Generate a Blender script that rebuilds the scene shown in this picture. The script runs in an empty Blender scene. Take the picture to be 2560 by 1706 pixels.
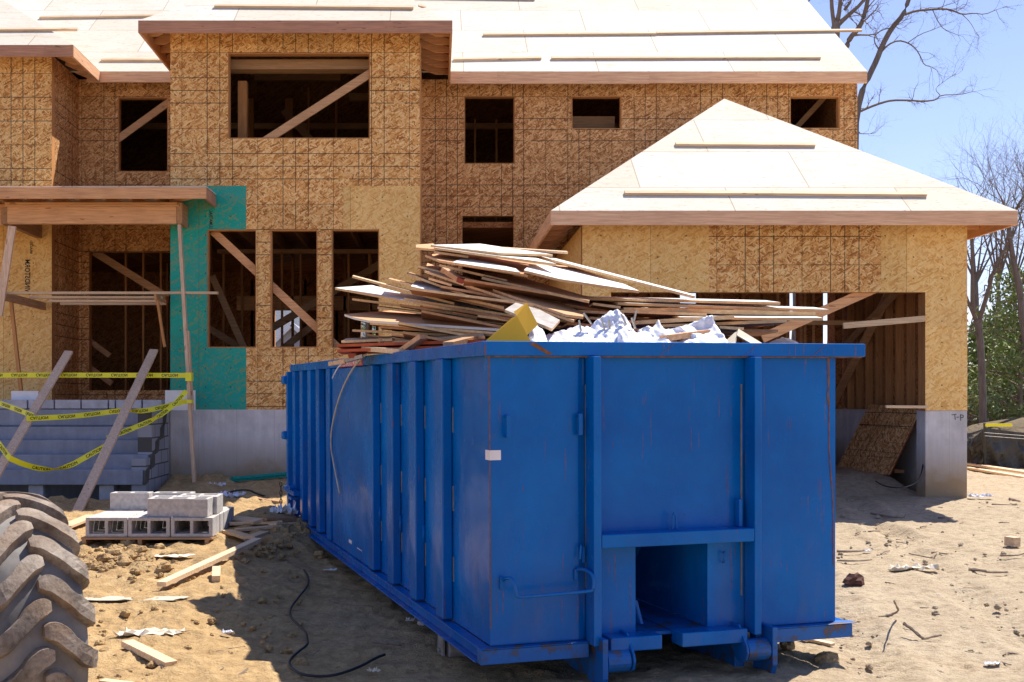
import bpy, math, random
import numpy as np
from mathutils import Vector, Matrix, noise as mnoise

# ------------------------------------------------------------------ camera, sky, sun, exposure
sc = bpy.context.scene
EYE = 1.67
F, PU, PV = 2800.0, 1090.0, 1005.0          # focal length and principal point of the photograph, in its pixels
cam = bpy.data.cameras.new("camera"); cam.sensor_width = 36.0; cam.lens = F / 2560 * 36
cam.shift_x = (1280 - PU) / 2560; cam.shift_y = (PV - 853) / 2560
cam.clip_start = 0.05; cam.clip_end = 3000
co = bpy.data.objects.new("camera", cam); sc.collection.objects.link(co)
co.location = (0, 0, EYE); co.rotation_euler = (math.radians(90), 0, 0); sc.camera = co

SUN_EL, SUN_AZ = math.radians(58.5), math.radians(43)      # azimuth from +Y towards +X
wd = bpy.data.worlds.new("World"); sc.world = wd; wd.use_nodes = True
nt = wd.node_tree; bg = nt.nodes["Background"]; sky = nt.nodes.new("ShaderNodeTexSky")
sky.sky_type = 'NISHITA'; sky.sun_disc = False; sky.sun_elevation = SUN_EL; sky.sun_rotation = SUN_AZ
sky.air_density = 1.0; sky.dust_density = 0.3; sky.ozone_density = 2.5
tint = nt.nodes.new('ShaderNodeMix'); tint.data_type = 'RGBA'; tint.blend_type = 'MULTIPLY'; tint.inputs[0].default_value = 1; tint.inputs[7].default_value = (.86, .76, .86, 1)
nt.links.new(sky.outputs[0], tint.inputs[6]); nt.links.new(tint.outputs[2], bg.inputs[0]); bg.inputs[1].default_value = 0.082
sl = bpy.data.lights.new("sun", 'SUN'); sl.energy = 3.25; sl.angle = math.radians(0.5); sl.color = (1.0, 0.94, 0.84)
so = bpy.data.objects.new("sun", sl); sc.collection.objects.link(so)
sdir = Vector((math.sin(SUN_AZ) * math.cos(SUN_EL), math.cos(SUN_AZ) * math.cos(SUN_EL), math.sin(SUN_EL)))
so.rotation_euler = sdir.to_track_quat('Z', 'Y').to_euler(); so.location = (5, 10, 30)
sc.view_settings.view_transform = 'Standard'; sc.view_settings.look = 'None'
sc.view_settings.exposure = 1.32; sc.view_settings.gamma = 1.0; sc.view_settings.use_curve_mapping = False

random.seed(7); rs = np.random.RandomState(11)
LINK = sc.collection.objects.link

# ------------------------------------------------------------------ materials
def newmat(name):
    m = bpy.data.materials.new(name); m.use_nodes = True
    return m, m.node_tree, m.node_tree.nodes["Principled BSDF"]
def nd(t, typ, **k):
    n = t.nodes.new("ShaderNode" + typ)
    for a, b in k.items():
        if a.startswith('i_'):
            key = a[2:]; key = int(key) if key.isdigit() else key
            if hasattr(b, 'is_output') or isinstance(b, bpy.types.NodeSocket): t.links.new(b, n.inputs[key])
            else: n.inputs[key].default_value = b
        else: setattr(n, a, b)
    return n
def math_(t, op, a, b=None, c=None, clamp=False):
    n = t.nodes.new("ShaderNodeMath"); n.operation = op; n.use_clamp = clamp
    for i, x in enumerate((a, b, c)):
        if x is None: continue
        if isinstance(x, (int, float)): n.inputs[i].default_value = x
        else: t.links.new(x, n.inputs[i])
    return n.outputs[0]
def ramp(t, fac, stops):
    n = t.nodes.new("ShaderNodeValToRGB"); e = n.color_ramp.elements
    while len(e) < len(stops): e.new(0.5)
    for x, (p, c) in zip(e, stops):
        x.position = p; x.color = (*c, 1) if len(c) == 3 else c
    t.links.new(fac, n.inputs[0]); return n.outputs[0]
def mixc(t, fac, a, b, bt='MIX'):
    n = t.nodes.new("ShaderNodeMix"); n.data_type = 'RGBA'; n.blend_type = bt
    for i, x in ((0, fac), (6, a), (7, b)):
        if isinstance(x, (int, float)): n.inputs[i].default_value = x
        elif isinstance(x, tuple): n.inputs[i].default_value = (*x, 1)
        else: t.links.new(x, n.inputs[i])
    return n.outputs[2]
def objco(t): return nd(t, "TexCoord").outputs['Object']
def mapping(t, v, scale=(1, 1, 1), rot=(0, 0, 0), loc=(0, 0, 0)):
    n = nd(t, "Mapping"); t.links.new(v, n.inputs[0])
    n.inputs['Scale'].default_value = scale; n.inputs['Rotation'].default_value = rot; n.inputs['Location'].default_value = loc
    return n.outputs[0]
def noise_(t, v, scale=5, detail=4, rough=.55, dist=0):
    n = nd(t, "TexNoise"); t.links.new(v, n.inputs['Vector'])
    n.inputs['Scale'].default_value = scale; n.inputs['Detail'].default_value = detail
    n.inputs['Roughness'].default_value = rough; n.inputs['Distortion'].default_value = dist
    return n.outputs['Fac']
def bump(t, bs, h, strength=.3, dist=.01):
    n = nd(t, "Bump"); n.inputs['Strength'].default_value = strength; n.inputs['Distance'].default_value = dist
    t.links.new(h, n.inputs['Height']); t.links.new(n.outputs[0], bs.inputs['Normal'])
def randomize(t, col, amt=.25, val=True):
    r = nd(t, "ObjectInfo").outputs['Random']
    h = nd(t, "HueSaturation"); t.links.new(col, h.inputs['Color'])
    t.links.new(math_(t, 'MULTIPLY_ADD', r, amt * 2, 1 - amt), h.inputs['Value'])
    return h.outputs[0]

def osb(name, dark, mid, light, lines=True, flake=1.0, contrast=1.0, line_col=(.02, .018, .016), offs=(0, 0)):
    m, t, b = newmat(name)
    s = nd(t, "SeparateXYZ"); t.links.new(objco(t), s.inputs[0])
    h = math_(t, 'ADD', s.outputs[0], s.outputs[1])
    uv = nd(t, "CombineXYZ"); t.links.new(h, uv.inputs[0]); t.links.new(s.outputs[2], uv.inputs[1])
    uv = uv.outputs[0]
    wob = nd(t, "TexNoise"); t.links.new(uv, wob.inputs[0]); wob.inputs['Scale'].default_value = 9
    wv = nd(t, "VectorMath", operation='MULTIPLY_ADD'); t.links.new(wob.outputs['Color'], wv.inputs[0])
    wv.inputs[1].default_value = (.05, .05, 0); t.links.new(uv, wv.inputs[2]); uvw = wv.outputs[0]
    vals = []
    for k, (ang, sc_) in enumerate(((1.15, 1.0), (1.9, .8), (.55, 1.2), (2.6, .9), (1.5, 1.5))):
        mp = mapping(t, uvw, scale=(11 * sc_ / flake, 42 * sc_ / flake, 1), loc=(k * 7.3, k * 3.1, 0))
        rt = nd(t, "VectorRotate", rotation_type='Z_AXIS'); t.links.new(uvw, rt.inputs[0]); rt.inputs['Angle'].default_value = ang
        t.links.new(rt.outputs[0], mp.node.inputs[0])
        v = nd(t, "TexVoronoi", voronoi_dimensions='2D'); t.links.new(mp, v.inputs['Vector']); v.inputs['Scale'].default_value = 1
        sp = nd(t, "SeparateColor"); t.links.new(v.outputs['Color'], sp.inputs[0]); vals.append(sp.outputs)
    out = vals[-1][0]
    for sp in vals[:-1]:
        mk = math_(t, 'GREATER_THAN', sp[1], .62)
        mx = nd(t, "Mix"); t.links.new(mk, mx.inputs[0]); t.links.new(out, mx.inputs[2]); t.links.new(sp[0], mx.inputs[3]); out = mx.outputs[0]
    fine = noise_(t, mapping(t, uvw, scale=(30, 80, 1), rot=(0, 0, .8)), 2, 3, .7)
    out2 = math_(t, 'ADD', math_(t, 'MULTIPLY', out, .7), math_(t, 'MULTIPLY', fine, .4))
    c = ramp(t, out2, [(.16, dark), (.5, mid), (.9, light)])
    # per-sheet tone
    px = math_(t, 'FLOOR', math_(t, 'DIVIDE', math_(t, 'ADD', h, offs[0]), 1.219)); pz = math_(t, 'FLOOR', math_(t, 'DIVIDE', math_(t, 'ADD', s.outputs[2], offs[1]), 2.438))
    cb = nd(t, "CombineXYZ"); t.links.new(px, cb.inputs[0]); t.links.new(pz, cb.inputs[1])
    wn = nd(t, "TexWhiteNoise", noise_dimensions='2D'); t.links.new(cb.outputs[0], wn.inputs['Vector'])
    hs = nd(t, "HueSaturation"); t.links.new(c, hs.inputs['Color']); t.links.new(math_(t, 'MULTIPLY_ADD', wn.outputs[0], .22, .9), hs.inputs['Value']); c = hs.outputs[0]
    big = noise_(t, uv, .9, 3); c = mixc(t, .25, c, ramp(t, big, [(.3, (.6, .6, .6)), (.7, (1, 1, 1))]), 'MULTIPLY')
    if lines:
        def ln(x, off, w):
            f = math_(t, 'FRACT', math_(t, 'DIVIDE', math_(t, 'ADD', x, off), 1.219)); o = None
            for p_ in (.0, .3333, .5, .6667, 1.0):
                d = math_(t, 'LESS_THAN', math_(t, 'ABSOLUTE', math_(t, 'SUBTRACT', f, p_)), (w if p_ not in (0., 1.) else w * .55) / 1.219)
                o = d if o is None else math_(t, 'MAXIMUM', o, d)
            return o
        fade = math_(t, 'GREATER_THAN', noise_(t, uv, 3.5, 2), .36)
        l = math_(t, 'MAXIMUM', ln(h, offs[0], .0062), ln(s.outputs[2], offs[1], .0062))
        l = math_(t, 'MULTIPLY', l, math_(t, 'MULTIPLY', fade, .85)); c = mixc(t, l, c, line_col)
    if not lines:                                        # sheet joints and nail heads
        fj = math_(t, 'FRACT', math_(t, 'DIVIDE', math_(t, 'ADD', h, offs[0]), 1.219)); c = mixc(t, math_(t, 'MULTIPLY', math_(t, 'LESS_THAN', fj, .006), .6), c, (.12, .10, .04))
        def cell(x, p_, o_): return math_(t, 'MULTIPLY', math_(t, 'SUBTRACT', math_(t, 'FRACT', math_(t, 'DIVIDE', math_(t, 'ADD', x, o_), p_)), .5), p_)
        dx, dz = cell(h, .406, .1), cell(s.outputs[2], .305, .07); d2 = math_(t, 'ADD', math_(t, 'MULTIPLY', dx, dx), math_(t, 'MULTIPLY', dz, dz))
        c = mixc(t, math_(t, 'MULTIPLY', math_(t, 'LESS_THAN', d2, .00013), .8), c, (.05, .04, .03))
        pt = noise_(t, uv, 1.8, 4, .6); c = mixc(t, math_(t, 'MULTIPLY', math_(t, 'SUBTRACT', pt, .52, clamp=True), 2.2, clamp=True), c, tuple(x * .75 + .07 for x in mid))
    t.links.new(c, b.inputs['Base Color']); b.inputs['Roughness'].default_value = .75; b.inputs['Specular IOR Level'].default_value = .25
    bump(t, b, out2, .25, .004)
    # nails
    return m

def lumber(name, base, axis='x', amt=.2, knots=True, rough=.75, var=.3):
    m, t, b = newmat(name); st = {'x': (1.2, 22, 22), 'y': (22, 1.2, 22), 'z': (22, 22, 1.2)}[axis]
    v = objco(t); r = nd(t, "ObjectInfo").outputs['Random']
    cb = nd(t, "CombineXYZ"); t.links.new(math_(t, 'MULTIPLY', r, 37), cb.inputs[0]); t.links.new(math_(t, 'MULTIPLY', r, 11), cb.inputs[2])
    va = nd(t, "VectorMath", operation='ADD'); t.links.new(v, va.inputs[0]); t.links.new(cb.outputs[0], va.inputs[1])
    g = noise_(t, mapping(t, va.outputs[0], scale=st), 2.0, 5, .65, .6)
    lo = tuple(x * (1 - var) for x in base); hi = tuple(min(.9, x * (1 + var)) for x in base)
    c = ramp(t, g, [(.3, lo), (.55, base), (.75, hi)])
    if knots:
        kn = noise_(t, mapping(t, va.outputs[0], scale=tuple(1.6 if s_ < 2 else 7 for s_ in st)), 3.2, 1)
        c = mixc(t, math_(t, 'MULTIPLY', math_(t, 'GREATER_THAN', kn, .74), .7), c, (base[0] * .38, base[1] * .26, base[2] * .2))
    st2 = noise_(t, va.outputs[0], 1.1, 3)
    c = mixc(t, math_(t, 'MULTIPLY', math_(t, 'SUBTRACT', st2, .5, clamp=True), 1.6, clamp=True), c, (base[0] * .55, base[1] * .48, base[2] * .45))
    c = randomize(t, c, amt)
    t.links.new(c, b.inputs['Base Color']); b.inputs['Roughness'].default_value = rough; b.inputs['Specular IOR Level'].default_value = .3
    bump(t, b, g, .3, .003); return m

def simple(name, base, rough=.7, ns=8, na=.25, bs=.2, bd=.005, metal=0, spec=.4, stretch=(1, 1, 1), detail=5):
    m, t, b = newmat(name); v = mapping(t, objco(t), scale=stretch); g = noise_(t, v, ns, detail, .6)
    c = ramp(t, g, [(.28, tuple(x * (1 - na) for x in base)), (.72, tuple(min(1, x * (1 + na)) for x in base))])
    t.links.new(c, b.inputs['Base Color']); b.inputs['Roughness'].default_value = rough; b.inputs['Metallic'].default_value = metal
    b.inputs['Specular IOR Level'].default_value = spec
    if bs: bump(t, b, g, bs, bd)
    return m

M = {}
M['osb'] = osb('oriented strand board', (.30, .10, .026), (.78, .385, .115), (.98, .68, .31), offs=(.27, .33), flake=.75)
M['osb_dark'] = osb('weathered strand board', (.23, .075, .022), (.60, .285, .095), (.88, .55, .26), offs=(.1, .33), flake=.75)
M['osb_in_shade'] = osb('strand board darkened for indoor shade', (.20, .06, .018), (.38, .15, .05), (.52, .25, .09), lines=False)  # strand board with indoor shade put into its colour, so the rooms read dark
M['osb_light'] = osb('fresh strand board', (.66, .33, .09), (.90, .54, .18), (.96, .67, .29), lines=False, flake=.8)
M['osb_teal'] = osb('green coated sheathing', (.20, .33, .17), (.015, .36, .28), (.025, .40, .33), lines=False, flake=1.2)
M['wood_x'] = lumber('framing lumber', (.52, .30, .155), 'x')
M['wood_y'] = lumber('framing lumber lengthwise', (.50, .27, .13), 'y')
M['wood_z'] = lumber('upright framing lumber', (.54, .25, .09), 'z')
M['fascia'] = lumber('eave board', (.88, .52, .31), 'x', .08)
M['fascia_old'] = lumber('weathered eave board', (.52, .27, .17), 'x', .08)
M['fascia_y'] = lumber('eave board lengthwise', (.80, .45, .25), 'y', .08)
M['beam'] = lumber('orange lumber', (.76, .40, .19), 'x', .08)
M['pale'] = lumber('pale planed lumber', (.74, .53, .33), 'x', .15)
M['pale_z'] = lumber('pale upright lumber', (.72, .50, .34), 'z', .15)
def plymat():
    m, t, b = newmat('roof plywood'); s = nd(t, "SeparateXYZ"); t.links.new(objco(t), s.inputs[0])
    cb = nd(t, "CombineXYZ"); t.links.new(s.outputs[0], cb.inputs[0]); t.links.new(math_(t, 'MULTIPLY', s.outputs[1], 1.25), cb.inputs[1]); v = cb.outputs[0]
    br = nd(t, "TexBrick"); t.links.new(v, br.inputs[0]); br.inputs['Scale'].default_value = 1; br.inputs['Brick Width'].default_value = 2.438
    br.inputs['Row Height'].default_value = 1.219; br.inputs['Mortar Size'].default_value = .009; br.inputs['Mortar Smooth'].default_value = 0
    br.inputs['Color1'].default_value = (.79, .75, .69, 1); br.inputs['Color2'].default_value = (.72, .66, .56, 1); br.inputs['Mortar'].default_value = (.50, .43, .33, 1)
    gr = noise_(t, mapping(t, v, scale=(1.3, 14, 1)), 2.5, 6, .7, .4)
    c = mixc(t, .8, br.outputs[0], ramp(t, gr, [(.33, (.84, .78, .68)), (.5, (.97, .95, .92)), (.7, (1, 1, 1))]), 'MULTIPLY')
    kn = noise_(t, mapping(t, v, scale=(4, 16, 1)), 2.3, 2, .5)
    c = mixc(t, math_(t, 'MULTIPLY', math_(t, 'GREATER_THAN', kn, .655), .5), c, (.36, .23, .11))
    stn = noise_(t, mapping(t, v, scale=(.8, 3, 1)), 1.8, 6, .7); c = mixc(t, math_(t, 'MULTIPLY', math_(t, 'SUBTRACT', stn, .53, clamp=True), 2.4, clamp=True), c, (.50, .40, .27))
    big = noise_(t, v, .7, 2); c = mixc(t, .5, c, ramp(t, big, [(.35, (.9, .86, .78)), (.65, (1, 1, 1))]), 'MULTIPLY')
    t.links.new(c, b.inputs['Base Color']); b.inputs['Roughness'].default_value = .8; b.inputs['Specular IOR Level'].default_value = .12
    bump(t, b, gr, .15, .004); return m
M['ply'] = plymat()
def concrete(name, base, form=True):
    m, t, b = newmat(name); v = objco(t)
    g = noise_(t, v, 1.7, 8, .65); st = noise_(t, mapping(t, v, scale=(5, 5, .5)), 2, 4, .6)
    c = ramp(t, g, [(.3, tuple(x * .72 for x in base)), (.7, tuple(x * 1.2 for x in base))])
    c = mixc(t, .6, c, ramp(t, st, [(.35, (.74, .74, .76)), (.65, (1, 1, 1))]), 'MULTIPLY')
    if form:
        s = nd(t, "SeparateXYZ"); t.links.new(v, s.inputs[0]); f = math_(t, 'FRACT', math_(t, 'DIVIDE', math_(t, 'ADD', s.outputs[0], s.outputs[1]), .61))
        l = math_(t, 'LESS_THAN', f, .012); c = mixc(t, math_(t, 'MULTIPLY', l, .45), c, tuple(x * .45 for x in base))
    pit = noise_(t, v, 40, 2); c = mixc(t, math_(t, 'MULTIPLY', math_(t, 'GREATER_THAN', pit, .7), .5), c, tuple(x * .4 for x in base))
    sz = nd(t, "SeparateXYZ"); t.links.new(v, sz.inputs[0]); mud = math_(t, 'MULTIPLY', math_(t, 'SUBTRACT', math_(t, 'MULTIPLY_ADD', g, 1.1, .25), sz.outputs[2], clamp=True), 1.6, clamp=True)
    c = mixc(t, mud if form else 0.0, c, (.34, .24, .14)); blot = noise_(t, v, .9, 7, .7); c = mixc(t, math_(t, 'MULTIPLY', math_(t, 'SUBTRACT', blot, .5, clamp=True), 2.2, clamp=True), c, tuple(x * .55 for x in base))
    t.links.new(c, b.inputs['Base Color']); b.inputs['Roughness'].default_value = .85; bump(t, b, g, .3, .01); return m
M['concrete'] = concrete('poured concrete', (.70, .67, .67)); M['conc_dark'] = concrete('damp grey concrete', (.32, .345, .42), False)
M['mortar'] = simple('dark wet mortar', (.10, .095, .085), .9, 12, .3)
M['cmu'] = simple('concrete block', (.50, .46, .43), .95, 25, .22, .5, .004)
M['cmu_white'] = simple('pale concrete block', (.50, .50, .55), .9, 6, .22, .4, .004)
M['white'] = simple('white plastic film', (.80, .81, .86), .35, 5, .08, .2, .01)
M['paper'] = simple('pale paper', (.72, .64, .5), .8, 6, .12)
M['foil'] = simple('blue white wrap', (.74, .76, .87), .45, 2, .06, .1, .01, spec=.4)
M['yellow'] = simple('mustard board', (.98, .50, .03), .6, 2, .06, .05, .002)
M['ply_red'] = simple('red edged plywood', (.42, .075, .02), .7, 6, .3)
M['tape'] = simple('yellow caution tape', (.85, .80, .02), .4, 3, .06, .1, .003, spec=.5)
M['black'] = simple('black lettering', (.012, .012, .014), .6, 5, .1, 0)
M['hose'] = simple('black rubber hose', (.015, .015, .016), .45, 9, .2, .1, .002)
M['silt'] = simple('black silt fabric', (.022, .019, .016), .5, 2.2, .5, .8, .06, spec=.6)
M['teal_wood'] = lumber('teal coated lumber', (.01, .30, .27), 'x', .1, False)
M['brown_bark'] = simple('grey brown bark', (.20, .16, .135), .9, 5, .35, .6, .02, stretch=(3, 3, .6))
M['twig'] = simple('thin twigs', (.21, .155, .115), .9, 3, .2, 0)
M['redsign'] = simple('red sticker', (.62, .04, .02), .45, 8, .12, 0)
M['whiteink'] = simple('white lettering', (.78, .72, .74), .5, 8, .08, 0)
M['darkred'] = simple('dull red edge', (.30, .05, .02), .7, 8, .15, 0)
M['brownlump'] = simple('dark brown crust', (.11, .045, .03), .9, 30, .5, .5, .01)
M['chain'] = simple('oily chain steel', (.05, .045, .042), .4, 20, .4, .1, .002, metal=.6)
M['galv'] = simple('worn steel', (.32, .29, .27), .5, 14, .35, .1, .002, metal=.3)
M['siding'] = simple('lavender grey siding', (.36, .36, .42), .7, 3, .1)
M['shingle'] = simple('grey shingles', (.24, .25, .28), .9, 9, .2)
M['cardboard'] = simple('weathered cardboard', (.52, .46, .36), .85, 6, .15)
def blue():
    m, t, b = newmat('blue enamel paint'); v = objco(t)
    g = noise_(t, v, 1.3, 4, .6)
    c = ramp(t, g, [(.3, (.0, .100, .38)), (.6, (.0, .145, .50)), (.78, (.0, .19, .58))])
    s = nd(t, "SeparateXYZ"); t.links.new(v, s.inputs[0])
    dirt = noise_(t, mapping(t, v, scale=(2.5, 2.5, .8)), 2.2, 6, .65)
    low = math_(t, 'SUBTRACT', 1.0, math_(t, 'DIVIDE', math_(t, 'ADD', s.outputs[2], .1), 1.0), clamp=True)
    c = mixc(t, math_(t, 'MULTIPLY', math_(t, 'SUBTRACT', dirt, .46, clamp=True), math_(t, 'MULTIPLY_ADD', low, .9, .0), clamp=True), c, (.20, .15, .11))
    scr = noise_(t, mapping(t, v, scale=(3, 3, 9), rot=(.5, .3, .4)), 2.6, 5, .75, 1.2); c = mixc(t, math_(t, 'MULTIPLY', math_(t, 'GREATER_THAN', scr, .70), .28), c, (.05, .24, .62))
    # rust runs and specks
    run = noise_(t, mapping(t, v, scale=(26, 26, 1.3)), 1.6, 3, .5, .25); pat = noise_(t, v, 2.1, 2)
    rm = math_(t, 'MULTIPLY', math_(t, 'GREATER_THAN', run, .655), math_(t, 'GREATER_THAN', pat, .48))
    sp = math_(t, 'GREATER_THAN', noise_(t, v, 34, 2, .5), .765)
    rust = math_(t, 'MAXIMUM', math_(t, 'MULTIPLY', rm, .38), math_(t, 'MULTIPLY', sp, .75))
    rc = ramp(t, noise_(t, v, 30, 2), [(.35, (.09, .035, .015)), (.7, (.28, .10, .03))])
    c = mixc(t, rust, c, rc); t.links.new(c, b.inputs['Base Color'])
    rg = noise_(t, mapping(t, v, scale=(1, 1, .6)), 3, 5, .6)
    t.links.new(math_(t, 'MULTIPLY_ADD', rg, .32, .10), b.inputs['Roughness']); b.inputs['Specular IOR Level'].default_value = .13; b.inputs['Coat Weight'].default_value = .12; b.inputs['Coat Roughness'].default_value = .16
    wv = noise_(t, v, 2.4, 2, .5); bump(t, b, wv, .8, .04); return m
M['blue'] = blue()
def rusty():
    m, t, b = newmat('rusty blue steel'); v = objco(t); g = noise_(t, v, 9, 6, .7)
    c = ramp(t, g, [(.50, (.0, .115, .42)), (.58, (.03, .08, .2)), (.64, (.12, .065, .05)), (.8, (.20, .12, .08))])
    t.links.new(c, b.inputs['Base Color']); b.inputs['Roughness'].default_value = .5; bump(t, b, g, .3, .006); return m
M['rusty'] = rusty()
M['rust'] = simple('rust streak', (.22, .085, .03), .9, 22, .45, .2, .002)
def ground_mat():
    m, t, b = newmat('sandy soil'); v = objco(t); s = nd(t, "SeparateXYZ"); t.links.new(v, s.inputs[0])
    g = noise_(t, v, .8, 6, .62); f = noise_(t, v, 9, 8, .7); vf = noise_(t, v, 60, 4, .6)
    left = ramp(t, f, [(.28, (.33, .205, .095)), (.55, (.53, .36, .175)), (.78, (.62, .46, .26))])
    right = ramp(t, f, [(.28, (.30, .23, .15)), (.5, (.48, .385, .265)), (.78, (.56, .465, .335))])
    wx = math_(t, 'MULTIPLY_ADD', s.outputs[0], .22, math_(t, 'MULTIPLY_ADD', g, 1.2, -.35), clamp=True)
    c = mixc(t, wx, left, right)
    dk = math_(t, 'MULTIPLY', math_(t, 'SUBTRACT', noise_(t, mapping(t, v, loc=(31, 7, 0)), 1.6, 5, .65), .50, clamp=True), 3.0, clamp=True)
    c = mixc(t, math_(t, 'MULTIPLY', dk, .42), c, (.27, .18, .115))
    st = noise_(t, mapping(t, v, scale=(5, 22, 1), rot=(0, 0, .25)), 2.2, 4, .6)
    c = mixc(t, math_(t, 'MULTIPLY', math_(t, 'SUBTRACT', st, .565, clamp=True), 4.0, clamp=True), c, (.17, .11, .065))
    st2 = noise_(t, mapping(t, v, scale=(16, 60, 1), rot=(0, 0, -.15)), 1.7, 4, .6); c = mixc(t, math_(t, 'MULTIPLY', math_(t, 'SUBTRACT', st2, .59, clamp=True), 5.0, clamp=True), c, (.15, .10, .06))
    c = mixc(t, .5, c, ramp(t, vf, [(.35, (.74, .7, .66)), (.65, (1, 1, 1))]), 'MULTIPLY')
    # woodland litter far away
    far = math_(t, 'MULTIPLY', math_(t, 'SUBTRACT', s.outputs[1], 22.3), .4, clamp=True)
    c = mixc(t, far, c, ramp(t, f, [(.3, (.10, .075, .045)), (.7, (.22, .17, .11))]))
    t.links.new(c, b.inputs['Base Color']); b.inputs['Roughness'].default_value = .95; b.inputs['Specular IOR Level'].default_value = .15
    hh = math_(t, 'ADD', math_(t, 'MULTIPLY', f, .7), math_(t, 'MULTIPLY', vf, .3)); bump(t, b, hh, .95, .05); return m
M['soil'] = ground_mat()
def rubber():
    m, t, b = newmat('dusty rubber'); v = objco(t); g = noise_(t, v, 6, 7, .65); gm = nd(t, "NewGeometry")
    z = nd(t, "SeparateXYZ"); t.links.new(v, z.inputs[0])
    c = ramp(t, g, [(.3, (.06, .047, .038)), (.5, (.24, .195, .155)), (.72, (.40, .34, .28))])
    mud = noise_(t, v, 2.6, 5, .6); c = mixc(t, math_(t, 'MULTIPLY', math_(t, 'SUBTRACT', mud, .45, clamp=True), 2.5, clamp=True), c, (.30, .17, .085))
    cr = noise_(t, v, 55, 3, .6); c = mixc(t, .5, c, ramp(t, cr, [(.38, (.55, .5, .47)), (.5, (1, 1, 1))]), 'MULTIPLY')
    t.links.new(c, b.inputs['Base Color']); b.inputs['Roughness'].default_value = .7; b.inputs['Specular IOR Level'].default_value = .3
    bump(t, b, math_(t, 'ADD', g, cr), .45, .006); return m
M['rubber'] = rubber()
M['carcass'] = simple('pale worn rubber', (.17, .155, .145), .6, 4, .6, .35, .006)
def needles(name, lo, hi):
    m, t, b = newmat(name); v = objco(t); g = noise_(t, v, .8, 4, .7); r = nd(t, "NewGeometry").outputs['Random Per Island']
    c = ramp(t, math_(t, 'ADD', math_(t, 'MULTIPLY', g, .6), math_(t, 'MULTIPLY', r, .4)), [(.3, lo), (.7, hi)])
    t.links.new(c, b.inputs['Base Color']); b.inputs['Roughness'].default_value = .6; b.inputs['Specular IOR Level'].default_value = .2
    b.inputs['Transmission Weight'].default_value = 0
    return m
M['pine'] = needles('pine needles', (.12, .18, .05), (.34, .40, .14))
M['pine_dark'] = needles('dark evergreen needles', (.05, .11, .035), (.16, .25, .075))
M['leaf'] = needles('spring leaves', (.10, .11, .03), (.24, .23, .08))

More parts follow.
